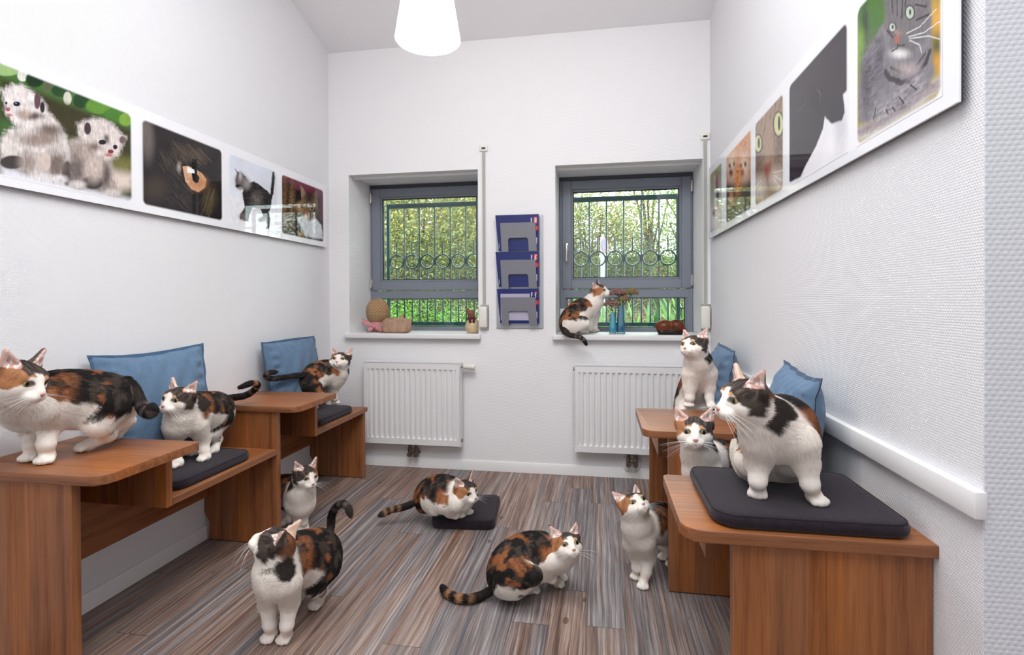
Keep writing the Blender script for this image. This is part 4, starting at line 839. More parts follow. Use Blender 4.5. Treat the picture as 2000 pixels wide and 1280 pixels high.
OFF={}
def thing(name,label,cat,loc,group=None,kind=None):
    o=bpy.data.objects.new(name,None); COLL.objects.link(o); o.location=loc; o.empty_display_size=.05
    OFF[o.name]=Vector(loc)
    if kind=='structure': o['kind']=kind
    else: o['label']=label; o['category']=cat
    if kind and kind!='structure': o['kind']=kind
    if group: o['group']=group
    return o
def tag(o,label,cat,group=None,kind=None):
    o['label']=label; o['category']=cat
    if group: o['group']=group
    if kind: o['kind']=kind
    return o
class B:
    """collects shapes in world metres; .obj links them as one mesh"""
    def __init__(s): s.bm=bmesh.new()
    def _bev(s,vs,bev,seg=2):
        if bev>0:
            es={e for v in vs for e in v.link_edges}
            bmesh.ops.bevel(s.bm,geom=list(es),offset=bev,segments=seg,affect='EDGES',profile=.5,clamp_overlap=True)
    def box(s,lo,hi,bev=.0015,seg=1,rot=None,piv=None):
        lo,hi=Vector(lo),Vector(hi); r=bmesh.ops.create_cube(s.bm,size=1.); vs=r['verts']
        for v in vs: v.co=Vector(((v.co.x+.5)*(hi.x-lo.x)+lo.x,(v.co.y+.5)*(hi.y-lo.y)+lo.y,(v.co.z+.5)*(hi.z-lo.z)+lo.z))
        if rot is not None:
            p=Vector(piv) if piv is not None else (lo+hi)/2
            for v in vs: v.co=p+rot@(v.co-p)
        s._bev(vs,bev,seg); return s
    def prism(s,pts,z0,z1,bev=.0015,ax=2,seg=2):
        """polygon pts extruded along axis ax between z0 and z1"""
        def mk(p,z):
            if ax==2: return (p[0],p[1],z)
            if ax==1: return (p[0],z,p[1])
            return (z,p[0],p[1])
        a=[s.bm.verts.new(mk(p,z0)) for p in pts]; b=[s.bm.verts.new(mk(p,z1)) for p in pts]; n=len(pts)
        s.bm.faces.new(a[::-1]); s.bm.faces.new(b)
        for i in range(n): s.bm.faces.new((a[i],a[(i+1)%n],b[(i+1)%n],b[i]))
        if bev>0:
            es=[e for f in (a,b) for i in range(n) for e in f[i].link_edges if e.other_vert(f[i]) is f[(i+1)%n]]
            bmesh.ops.bevel(s.bm,geom=es,offset=bev,segments=seg,affect='EDGES',profile=.5,clamp_overlap=True)
        return s
    def tube(s,pts,r,n=10,cap=True):
        pts=[Vector(p) for p in pts]; rs=r if isinstance(r,(list,tuple)) else [r]*len(pts); rings=[]; ref=None
        for i,p in enumerate(pts):
            t=(pts[min(i+1,len(pts)-1)]-pts[max(i-1,0)]).normalized()
            if ref is None: ref=t.orthogonal().normalized()
            ref=(ref-t*ref.dot(t)); ref=ref.normalized() if ref.length>1e-6 else t.orthogonal().normalized()
            b=t.cross(ref); rings.append([s.bm.verts.new(p+(ref*math.cos(2*math.pi*k/n)+b*math.sin(2*math.pi*k/n))*rs[i]) for k in range(n)])
        for a,b in zip(rings,rings[1:]):
            for k in range(n): s.bm.faces.new((a[k],a[(k+1)%n],b[(k+1)%n],b[k]))
        if cap: s.bm.faces.new(rings[0][::-1]); s.bm.faces.new(rings[-1])
        return s
    def lathe(s,c,prof,n=32,axis=(0,0,1),squash=None):
        ax=Vector(axis).normalized(); u=ax.orthogonal().normalized(); v=ax.cross(u); c=Vector(c); rings=[]
        for r,z in prof:
            rings.append([s.bm.verts.new(c+ax*z+(u*math.cos(2*math.pi*k/n)+v*math.sin(2*math.pi*k/n))*r) for k in range(n)] if r>1e-5 else [s.bm.verts.new(c+ax*z)])
        for a,b in zip(rings,rings[1:]):
            for k in range(n):
                k2=(k+1)%n
                if len(a)==1 and len(b)==1: continue
                if len(a)==1: s.bm.faces.new((a[0],b[k2],b[k]))
                elif len(b)==1: s.bm.faces.new((a[k],a[k2],b[0]))
                else: s.bm.faces.new((a[k],a[k2],b[k2],b[k]))
        return s
    def ring(s,c,R,r,n=40,m=8,axis=(0,1,0)):
        ax=Vector(axis); u=ax.orthogonal().normalized(); v=ax.cross(u); c=Vector(c); rr=[]
        for i in range(n):
            d=u*math.cos(2*math.pi*i/n)+v*math.sin(2*math.pi*i/n)
            rr.append([s.bm.verts.new(c+d*(R+r*math.cos(2*math.pi*k/m))+ax*r*math.sin(2*math.pi*k/m)) for k in range(m)])
        for i in range(n):
            a,b=rr[i],rr[(i+1)%n]
            for k in range(m): s.bm.faces.new((a[k],b[k],b[(k+1)%m],a[(k+1)%m]))
        return s
    def grid(s,f,nu,nv,closed=False):
        vs=[[s.bm.verts.new(f(i/nu,j/nv)) for j in range(nv+1)] for i in range(nu+1)]
        for i in range(nu):
            for j in range(nv): s.bm.faces.new((vs[i][j],vs[i+1][j],vs[i+1][j+1],vs[i][j+1]))
        return s
    def obj(s,name,mat,parent=None,smooth=None,loc=None):
        bmesh.ops.recalc_face_normals(s.bm,faces=s.bm.faces)
        off=Vector(loc) if loc is not None else (OFF.get(parent.name,Vector()) if parent else Vector())
        if off.length>0: bmesh.ops.translate(s.bm,vec=-off,verts=s.bm.verts)
        me=bpy.data.meshes.new(name); s.bm.to_mesh(me); s.bm.free(); me.materials.append(mat)
        if smooth is not None:
            for p in me.polygons: p.use_smooth=True
            me.set_sharp_from_angle(angle=math.radians(smooth))
        o=bpy.data.objects.new(name,me); COLL.objects.link(o)
        if parent: o.parent=parent; OFF[o.name]=off
        if loc is not None: o.location=loc; OFF[o.name]=off
        return o
def struct(o): o['kind']='structure'; return o
def rpoly(pts,rads,n=7):
    """polygon with rounded corners"""
    out=[]; N=len(pts)
    for i,(p,r) in enumerate(zip(pts,rads)):
        p=Vector(p); a=(Vector(pts[i-1])-p).normalized(); b=(Vector(pts[(i+1)%N])-p).normalized()
        if r<=0: out.append(tuple(p)); continue
        ang=a.angle(b); d=r/math.tan(ang/2); c=p+(a+b).normalized()*(r/math.sin(ang/2)); s0=p+a*d; s1=p+b*d
        v0=s0-c; v1=s1-c; th=v0.angle_signed(v1)
        for k in range(n+1):
            t=-th*k/n; out.append((c.x+v0.x*math.cos(t)-v0.y*math.sin(t),c.y+v0.x*math.sin(t)+v0.y*math.cos(t)))
    return out
# ---------------------------------------------------------------- the room
FZ=-.012; WY=3.815; XL=-2.1; XR=.77
struct(B().box((XL-.2,-2.6,FZ-.1),(2.6,WY+.1,FZ),0).obj('floor',M['floor']))
b=B(); xs=[XL-.3,-1.934,-.895,-.313,.721,XR+.35]; zs=[FZ-.05,1.0,2.255,3.6]
for i in range(5):
    for j in range(3):
        if j==1 and i in (1,3): continue
        b.box((xs[i],WY,zs[j]),(xs[i+1],4.33,zs[j+1]),0)
bmesh.ops.remove_doubles(b.bm,verts=b.bm.verts,dist=1e-5)
struct(b.obj('wall_back',M['wall_x']))
struct(B().box((XL-.2,-2.6,FZ-.05),(XL,WY,5.2),0).obj('wall_left',M['wall_y']))
b=B(); b.box((XR,1.197,FZ-.05),(XR+.3,WY,5.2),0); struct(b.obj('wall_right',M['wall_y']))
struct(B().box((XR+.001,1.195,FZ-.05),(2.6,1.5,5.2),0).obj('wall_recess',mat_wall('woven_wallpaper_recess',0,.0135,.0105,.4,(218,219,224))))
struct(B().box((2.5,-2.6,FZ-.05),(2.7,1.2,5.2),0).obj('wall_far_right',M['wall_y']))
struct(B().box((XL-.2,-2.8,FZ-.05),(2.7,-2.6,5.2),0).obj('wall_rear',M['wall_x']))
b=B(); pr=[(WY+.02,3.215),(2.55,3.556),(-2.7,3.556),(-2.7,3.75),(WY+.02,3.75)]
b.prism(pr,XL-.2,2.7,0,ax=0); struct(b.obj('ceiling',M['ceil']))
def base(name,f):
    struct(f.obj(name,M['trim'],None,30))
zb=.062
base('baseboard_back',B().prism([(WY-.014,FZ),(WY,FZ),(WY,zb),(WY-.006,zb),(WY-.012,zb-.012)],XL+.012,XR-.012,0,ax=0))
base('baseboard_left',B().prism([(XL+.014,FZ),(XL,FZ),(XL,zb),(XL+.006,zb),(XL+.012,zb-.012)],-2.58,WY-.014,0,ax=1))
base('baseboard_right',B().prism([(XR-.014,FZ),(XR,FZ),(XR,zb),(XR-.006,zb),(XR-.012,zb-.012)],1.21,WY-.014,0,ax=1))
# white bumper rail along the right wall
b=B(); b.box((XR-.024,1.183,.822),(XR,WY-.02,.879),.004,2); struct(b.obj('trim_1',M['trim'],None,30))
# ---------------------------------------------------------------- windows
def hframe(b,x0,x1,z0,z1,w,y0,y1,bev=.004,wb=None,wt=None):
    wb=w if wb is None else wb; wt=w if wt is None else wt
    b.box((x0,y0,z0),(x0+w,y1,z1),bev); b.box((x1-w,y0,z0),(x1,y1,z1),bev)
    b.box((x0+w-.002,y0,z0),(x1-w+.002,y1,z0+wb),bev); b.box((x0+w-.002,y0,z1-wt),(x1-w+.002,y1,z1),bev)
def window(n,x0,x1,hinge_left):
    y=4.20; root=thing('window_%d'%n,'','',((x0+x1)/2,y,1.016),kind='structure')
    b=B(); hframe(b,x0+.002,x1-.002,1.0,2.262,.045,y,y+.075); b.box((x0+.03,y-.002,1.285),(x1-.03,y+.07,1.352),.004)
    # rebates of the fixed lower light
    hframe(b,x0+.040,x1-.040,1.030,1.300,.018,y+.012,y+.06,.003); b.obj('frame',M['frame'],root,30)
    b=B(); b.box((x0+.003,y-.004,2.224),(x1-.003,y+.03,2.258),.003); b.obj('rebate',M['fdark'],root)
    b=B(); sx0,sx1,sz0,sz1=x0+.024,x1-.016,1.357,2.222
    hframe(b,sx0,sx1,sz0,sz1,.072,y-.016,y+.05,.005); hframe(b,sx0+.068,sx1-.068,sz0+.068,sz1-.068,.020,y-.006,y+.05,.006); sash=b.obj('sash',M['frame'],root,30)
    b=B(); hframe(b,sx0+.087,sx1-.087,sz0+.087,sz1-.087,.006,y+.004,y+.03,.001); b.obj('gasket',M['gasket'],sash)
    b=B(); hframe(b,x0+.057,x1-.057,1.047,1.284,.005,y+.02,y+.04,.001); b.obj('gasket',M['gasket'],root)
    b=B(); b.box((sx0+.089,y+.012,sz0+.089),(sx1-.089,y+.016,sz1-.089),0); b.obj('glass_pane',M['glass'],sash)
    b=B(); b.box((x0+.058,y+.028,1.048),(x1-.058,y+.032,1.284),0); b.obj('glass_pane',M['glass'],root)
    hx=x0+.012 if hinge_left else x1-.012
    for z0,z1 in ((1.375,1.46),(2.10,2.19)):
        b=B(); b.tube([(hx,y-.020,z0),(hx,y-.020,z1)],.0085,10); b.box((hx-.010,y-.016,z0+.01),(hx+.014,y-.006,z1-.01),.001); b.obj('hinge',M['chrome'],root,40)
    b=B(); b.prism(rpoly([(x0-.022,WY-.05),(x1+.022,WY-.05),(x1+.022,WY+.0005),(x1,WY+.0005),(x1,y+.01),(x0,y+.01),(x0,WY+.0005),(x0-.022,WY+.0005)],[.008,.008,0,0,0,0,0,0],4),.978,1.016,.006,seg=3); b.obj('window_sill',M['white'],root,30)
    return root
w1=window(1,-1.934,-.895,True); w2=window(2,-.313,.721,False)
b=B(); hx=-.252
b.box((hx-.015,4.166,1.655),(hx+.015,4.184,1.725),.006,3); b.tube([(hx,4.17,1.69),(hx,4.135,1.69)],.009,12); b.tube([(hx,4.135,1.70),(hx,4.128,1.66),(hx,4.128,1.575)],[.011,.0115,.0095],12); b.obj('handle',M['chrome'],w2,40)
# little lift box in the left reveal corner of the right window, and the roller shutter slots
for x0,x1,n in ((-1.934,-.895,1),(-.313,.721,2)):
    b=B(); b.box((x0+.001,WY+.075,2.236),(x1-.001,WY+.088,2.256),.002); o=b.obj('shutter_slot',M['white'],w1 if n==1 else w2)
# window grilles
def grille(cx,label):
    y=4.38; r=thing('window_grille',label,'window grille',(cx,y,1.05),'iron grilles outside the windows')
    b=B(); b.box((cx-.44,y-.012,2.085),(cx+.44,y+.012,2.125),.002); b.obj('top_rail',M['grille'],r)
    b=B(); b.box((cx-.44,y-.012,1.048),(cx+.44,y+.012,1.082),.002); b.obj('bottom_rail',M['grille'],r)
    for s in (-1,1):
        b=B(); b.box((cx+s*.43-.014,y-.014,1.03),(cx+s*.43+.014,y+.014,2.125),.002); b.obj('post',M['grille'],r)
        for zz in (1.95,1.20): b=B(); b.tube([(cx+s*.43,y,zz),(cx+s*.52,y-.02,zz)],.008,8); b.obj('wall_bracket',M['grille'],r)
    for k in range(-2,3):
        b=B(); b.tube([(cx+k*.1405,y,1.07),(cx+k*.1405,y,2.10)],.0068,8); b.obj('bar',M['grille'],r,40)
    for k in range(6):
        x=cx+(k-2.5)*.1405
        b=B(); b.ring((x,y,1.612),.060,.0068); b.tube([(x,y,1.672),(x,y,1.785)],.0066,8); b.tube([(x,y,1.552),(x,y,1.07)],.0066,8); b.obj('ring_bar',M['grille'],r,40)
grille(-1.415,'dark green iron ring grille outside the window with the clay cat'); grille(.204,'dark green iron ring grille outside the window with the blue vases')
# roller shutter straps
def strap(x,label,zt):
    y=WY; r=thing('shutter_strap',label,'shutter strap',(x,y,1.06),'roller shutter straps beside the windows')
    b=B(); b.box((x-.030,y-.012,zt-.02),(x+.030,y,zt+.025),.003,2); b.obj('strap_guide',M['plast'],r,30)
    b=B(); b.box((x-.014,y-.016,zt-.004),(x+.014,y-.010,zt+.008),.001); b.obj('guide_slot',M['gasket'],r)
    b=B(); b.box((x-.011,y-.009,1.21),(x+.011,y-.0065,zt-.01),0); b.obj('strap',M['strap'],r)
    b=B(); b.box((x-.037,y-.052,1.062),(x+.028,y-.006,1.222),.014,3); b.obj('winder_box',M['plast'],r,40)
    b=B(); b.box((x-.030,y-.006,1.045),(x+.034,y,1.235),.002); b.obj('back_plate',M['steel'],r)
strap(-.848,'grey shutter strap between left window and brochure holder',2.405); strap(.735,'grey shutter strap in the corner right of the vase window',2.405)
# ---------------------------------------------------------------- radiators
def radiator(x0,x1,label,thermo):
    z0,z1=.178,.806; y0,y1=3.715,3.785; r=thing('radiator',label,'radiator',((x0+x1)/2,y1,z0),'panel radiators under the windows')
    n=int(round((x1-x0-.04)/.0415)); W=x1-x0
    prof=[]
    def f(u,v): 
        x=x0+.006+u*(W-.012); z=z0+.008+v*(z1-z0-.016); k=((x-x0-.032)/(W-.064))*n
        d=0.
        if 0<k<n:
            fr=k-math.floor(k); d=max(0.,min(1.,(abs(fr-.5)*2-.38)/.22)); d=d*d*(3-2*d)
            e=min(z-(z0+.052),(z1-.052)-z); d*=max(0.,min(1.,e/.008+.0))
        return (x,y0+.009*d,z)
    zz=sorted(set([0,.02,.05]+[ .066+.0033*i for i in range(7)]+[.12,.5,.88]+[.934-.0033*i for i in range(7)]+[.95,.98,1.]))
    b=B(); nu=n*12+6
    vs=[[b.bm.verts.new(f(i/nu,v)) for v in zz] for i in range(nu+1)]
    for i in range(nu):
        for j in range(len(zz)-1): b.bm.faces.new((vs[i][j],vs[i+1][j],vs[i+1][j+1],vs[i][j+1]))
    b.box((x0+.006,y0+.010,z0+.008),(x1-.006,y0+.016,z1-.008),0); b.obj('front_panel',M['rad'],r,50)
    b=B(); b.box((x0,y0+.002,z0),(x0+.006,y1,z1),.002); b.obj('side_cover',M['rad'],r)
    b=B(); b.box((x1-.006,y0+.002,z0),(x1,y1,z1),.002); b.obj('side_cover',M['rad'],r)
    b=B(); b.box((x0+.004,y0+.004,z1-.006),(x1-.004,y0+.012,z1+.002),.001); b.box((x0+.004,y1-.01,z1-.006),(x1-.004,y1,z1+.002),.001)
    k=int(W/.012)
    for i in range(k): b.box((x0+.008+i*.012,y0+.01,z1-.006),(x0+.014+i*.012,y1-.006,z1),0)
    b.obj('top_grille',M['rad'],r)
    b=B(); b.box((x0+.02,y1-.012,z0+.02),(x1-.02,y1-.002,z1-.02),.003); b.obj('rear_panel',M['rad'],r)
    for x in (x0+.12,x1-.12): b=B(); b.box((x-.02,y1-.004,z0+.1),(x+.02,WY-.001,z1-.04),.001); b.obj('wall_bracket',M['rad'],r)
    if thermo:
        b=B(); b.tube([(x1,3.75,.777),(x1+.02,3.75,.777)],.012,12); b.obj('valve_stem',M['chrome'],r,40)
        b=B(); b.lathe((x1+.018,3.75,.777),[(.0,0),(.018,0),(.021,.006),(.021,.05),(.023,.056),(.022,.078),(.017,.086),(0,.087)],20,(1,0,-.05)); b.obj('thermostat_head',M['plast'],r,40)
        b=B(); b.lathe((x1-.002,3.752,z0+.045),[(0,0),(.014,0),(.014,.008),(0,.009)],12,(1,0,0)); b.obj('plug',M['brass'],r,40)
    else:
        b=B(); b.lathe((x0+.002,3.752,z1-.035),[(0,0),(.013,0),(.013,.01),(.006,.012),(0,.012)],10,(-1,0,0)); b.obj('bleed_plug',M['brass'],r,40)
    vx=x0+W*(.50 if thermo else .505); b=B()
    for s in (-1,1):
        b.tube([(vx+s*.025,3.752,z0+.01),(vx+s*.025,3.752,.125)],.012,12); b.tube([(vx+s*.025,3.752,.15),(vx+s*.025,3.752,.128)],.017,6)
        b.tube([(vx+s*.025,3.752,.128),(vx+s*.025,3.752,.088)],.015,12); b.tube([(vx+s*.025,3.735,.104),(vx+s*.025,WY,.104)],.0125,12); b.tube([(vx+s*.025,3.742,.104),(vx+s*.025,3.728,.104)],.018,6)
    b.box((vx-.03,3.744,.112),(vx+.03,3.76,.136),.003); b.obj('valve_block',M['brass'],r,40)
    if not thermo: b=B(); b.prism(rpoly([(vx-.062,.035),(vx+.062,.035),(vx+.062,.15),(vx-.062,.15)],[.045]*4,8),WY-.018,WY-.002,.003,ax=1); b.obj('pipe_rosette',M['rad'],r,40)
radiator(-1.775,-1.012,'white panel radiator with thermostat knob under the left window',True)
radiator(-.174,.62,'white panel radiator under the right window, partly behind bench',False)
# ---------------------------------------------------------------- benches
def bench(side,y0,xs_,xt,zt,label,y_up,y_div,y_seat_end,y_tab,end_panel,xw,zend=None):
    """side -1: left wall (fronts face +x); +1: right wall"""
    s=-side; zseat=.494; th=.031
    r=thing('bench',label,'bench',((xw+xs_)/2,(y0+y_seat_end)/2,FZ),'oak benches with raised tables along the walls')
    def bx(xa,xb,*a): return (min(xa,xb),max(xa,xb))
    # upright with a foot cut-out round the baseboard
    def upright(ya,yb,xf,ztop,nm):
        xb=xw+s*.003
        pts=[(xf,FZ+.004),(xb+s*.030,FZ+.004),(xb+s*.030,.085),(xb,.14),(xb,ztop),(xf,ztop)]
        b=B(); b.prism(pts,ya,yb,.0015,ax=1,seg=1); b.obj(nm,M['wz'],r)
        for u0,u1 in ((xf-s*.05,xf-s*.02),(xb+s*.06,xb+s*.09)): b=B(); b.box((min(u0,u1),ya+.006,FZ),(max(u0,u1),yb-.006,FZ+.005),0); b.obj('foot_glide',M['gasket'],r)
    upright(y_up,y_up+th,xs_-s*.0,zt-th,'upright_panel')
    b=B(); pts=[(xw,y_tab[0]),(xt,y_tab[0]),(xt,y_tab[1]),(xw,y_tab[1])]; 
    b.prism(rpoly(pts,[0,.052,.016,0],9),zt-th,zt,.0025,seg=2); b.obj('table_top',M['wx'],r,40)
    b=B(); xb=xw+s*.003; b.prism([(xs_,.463),(xb,.463),(xb,zt-th),(xs_,zt-th)],y_div,y_div+th,.0015,ax=1,seg=1); b.obj('divider_panel',M['wz'],r)
    lo,hi=bx(xw+s*.003,xs_); b=B(); b.box((lo,y_div+th+.0004,.463),(hi,y_seat_end,zseat),.002); b.obj('seat_board',M['wy'],r)
    lo,hi=bx(xw+s*.003,xw+s*.026); b=B(); b.box((lo,y_up+th+.0004,.222),(hi,y_seat_end-(.045 if end_panel else .0004),.4625),.0015); b.obj('back_rail',M['wy'],r)
    lo,hi=bx(xw+s*.003,xw+s*.018); b=B(); b.box((lo,y_up+th+.0004,.463),(hi,y_div-.0004,zt-th-.0004),.0015); b.obj('back_panel',M['wzy'],r)
    if end_panel: upright(y_seat_end-.045,y_seat_end-.045+th,xs_-s*.012,.4626,'end_panel')
    return r
bench(-1,1.385,-1.665,-1.54,.72,'oak bench at front left with big calico cat on its table',1.40,1.768,2.4735,(1.385,1.803),False,XL)
bench(-1,2.46,-1.665,-1.54,.72,'oak bench along left wall at the far end beside radiator',2.474,2.842,3.554,(2.459,2.877),True,XL)
bench(1,1.335,.325,.203,.70,'oak bench at front right with dark cushion on its table',1.352,1.69,2.3445,(1.335,1.745),False,XR)
bench(1,2.32,.298,.187,.70,'oak bench in far right corner in front of radiator',2.345,2.745,3.385,(2.318,2.792),True,XR)
# ---------------------------------------------------------------- seat cushions
def cushion(c,sx,sy,z,th,rots,rads,label,group='dark seat cushions'):
    r=thing('seat_cushion',label,'cushion',(c[0],c[1],z),group)
    pts=[(-sx/2,-sy/2),(sx/2,-sy/2),(sx/2,sy/2),(-sx/2,sy/2)]; ca,sa=math.cos(rots),math.sin(rots)
    out=[(c[0]+p[0]*ca-p[1]*sa,c[1]+p[0]*sa+p[1]*ca) for p in rpoly(pts,rads,10)]
    cx,cy=c; n=len(out); b=B(); rng=random.Random(hash(label)%999)
    lev=[(.93,0.),(.985,.18),(1.,.40),(1.,.62),(.99,.80),(.972,.93)]
    rings=[[b.bm.verts.new((cx+(p[0]-cx)*k,cy+(p[1]-cy)*k,z+th*h)) for p in out] for k,h in lev]
    for k,h in ((.93,1.),(.80,1.04),(.55,1.06),(.28,1.065)):
        rings.append([b.bm.verts.new((cx+(p[0]-cx)*k,cy+(p[1]-cy)*k,z+th*h*(1+.02*math.sin(9*p[0]+7*p[1]+3*k)))) for p in out])
    for A,Bq in zip(rings,rings[1:]):
        for i in range(n): b.bm.faces.new((A[i],A[(i+1)%n],Bq[(i+1)%n],Bq[i]))
    b.bm.faces.new(rings[0][::-1]); m=b.bm.verts.new((cx,cy,z+th*1.065))
    for i in range(n): b.bm.faces.new((rings[-1][i],rings[-1][(i+1)%n],m))
    cv_=b.obj('cover',M['cush'],r,60)
    b=B(); pp=[(cx+(p[0]-cx)*.974,cy+(p[1]-cy)*.974,z+th*.925) for p in out]; b.tube(pp+[pp[0]],.0022,6,False); b.obj('piping',M['cseam'],cv_,60)
    return r
rd=[.06,.07,.06,.05]
cushion((-1.885,2.085),.40,.49,.494,.040,0.,[.03,.07,.075,.03],'dark cushion under cat at left, on bench beneath large pillow')
cushion((-1.885,3.16),.40,.50,.494,.042,-.02,[.03,.07,.08,.03],'dark cushion on far left bench beside the radiator')
cushion((.508,1.54),.455,.385,.70,.038,.0,[.060,.045,.03,.035],'large dark cushion on front right bench table under big cat')
cushion((-.775,2.995),.36,.40,FZ,.055,.10,[.045,.045,.045,.045],'dark cushion lying on the floor under crouching cat')
cushion((.55,2.03),.40,.50,.494,.04,.0,[.07,.03,.03,.07],'dark cushion on right bench seat behind the table')
cushion((.54,3.05),.42,.46,.494,.04,.0,[.07,.03,.03,.07],'dark cushion on far right bench seat under seated cat')
# ---------------------------------------------------------------- pillows
def pillow(c,right,up,w,h,T,label,seed):
    right=Vector(right).normalized(); up=Vector(up); up=(up-right*up.dot(right)).normalized(); nrm_=right.cross(up); c=Vector(c)
    r=thing('pillow',label,'pillow',(c.x,c.y,c.z-h/2),'blue scatter pillows against the walls'); ph=seed*1.7
    def outl(u,v):  # u,v in -1..1 -> pinched square
        return (u*w/2*(1-.055*(1-v*v)-.02*math.sin(3*v+ph)*(abs(u))), v*h/2*(1-.055*(1-u*u)-.02*math.sin(2.6*u+ph*1.3)*abs(v)))
    def face(sg):
        def f(a,b_):
            u,v=2*a-1,2*b_-1; x,y=outl(u,v)
            t=((1-u**4)*(1-v**4))**.62*(.72+.28*(1-u*u)*(1-v*v))
            cr=(1-max(abs(u),abs(v))**2)
            wr=.006*math.sin(7*u*v+4*u-3*v+ph)*cr+.006*math.sin(15*u-9*v+ph*2)*cr+.007*math.exp(-((abs(u)-.82)/.1)**2)*math.sin(26*v+ph)+.007*math.exp(-((abs(v)-.82)/.1)**2)*math.sin(24*u+ph)
            return c+right*x+up*y+nrm_*sg*(T/2*t+wr*(1 if sg>0 else .6)*min(1,t*3))
        return f
    b=B(); b.grid(face(1),44,44); b.grid(face(-1),30,30); bmesh.ops.remove_doubles(b.bm,verts=b.bm.verts,dist=.0008); cv_=b.obj('cover',M['pil'],r,180)
    b=B(); N=60; pts=[]
    for k in range(4):
        for i in range(N//4):
            t=-1+2*i/(N//4); u,v=((t,-1),(1,t),(-t,1),(-1,-t))[k]; x,y=outl(u,v); pts.append((x,y))
    for k in range(len(pts)):
        p,q=pts[k],pts[(k+1)%len(pts)]
        def P(p,e,o,k_):
            L=math.hypot(*p); wv=.004*math.sin(k_*1.9+ph)
            return c+right*(p[0]*(1+e/L))+up*(p[1]*(1+e/L))+nrm_*(o+wv)
        for o in (.0015,-.0015):
            vs=[b.bm.verts.new(P(p,-.004,o,k)),b.bm.verts.new(P(q,-.004,o,k+1)),b.bm.verts.new(P(q,.014,o,k+1)),b.bm.verts.new(P(p,.014,o,k))]; b.bm.faces.new(vs if o>0 else vs[::-1])
    bmesh.ops.remove_doubles(b.bm,verts=b.bm.verts,dist=.0002); b.obj('hem',M['seam'],cv_,60)
    return r
pillow((-1.985,2.085,.785),(0.09,1,0.),(-.20,0,1),.54,.52,.13,'large blue pillow against left wall behind two cats',1)
pillow((-1.99,3.165,.772),(0.04,1,.0),(-.18,0,1),.55,.49,.14,'blue pillow against left wall behind cat in far corner',2)
pillow((.655,1.965,.78),(-.10,-1,0),(.17,0,1),.46,.48,.16,'blue pillow against right wall behind the biggest cat',3)
pillow((.655,3.04,.765),(-.06,-1,0),(.17,0,1),.50,.48,.15,'blue pillow against right wall in the far corner',5)
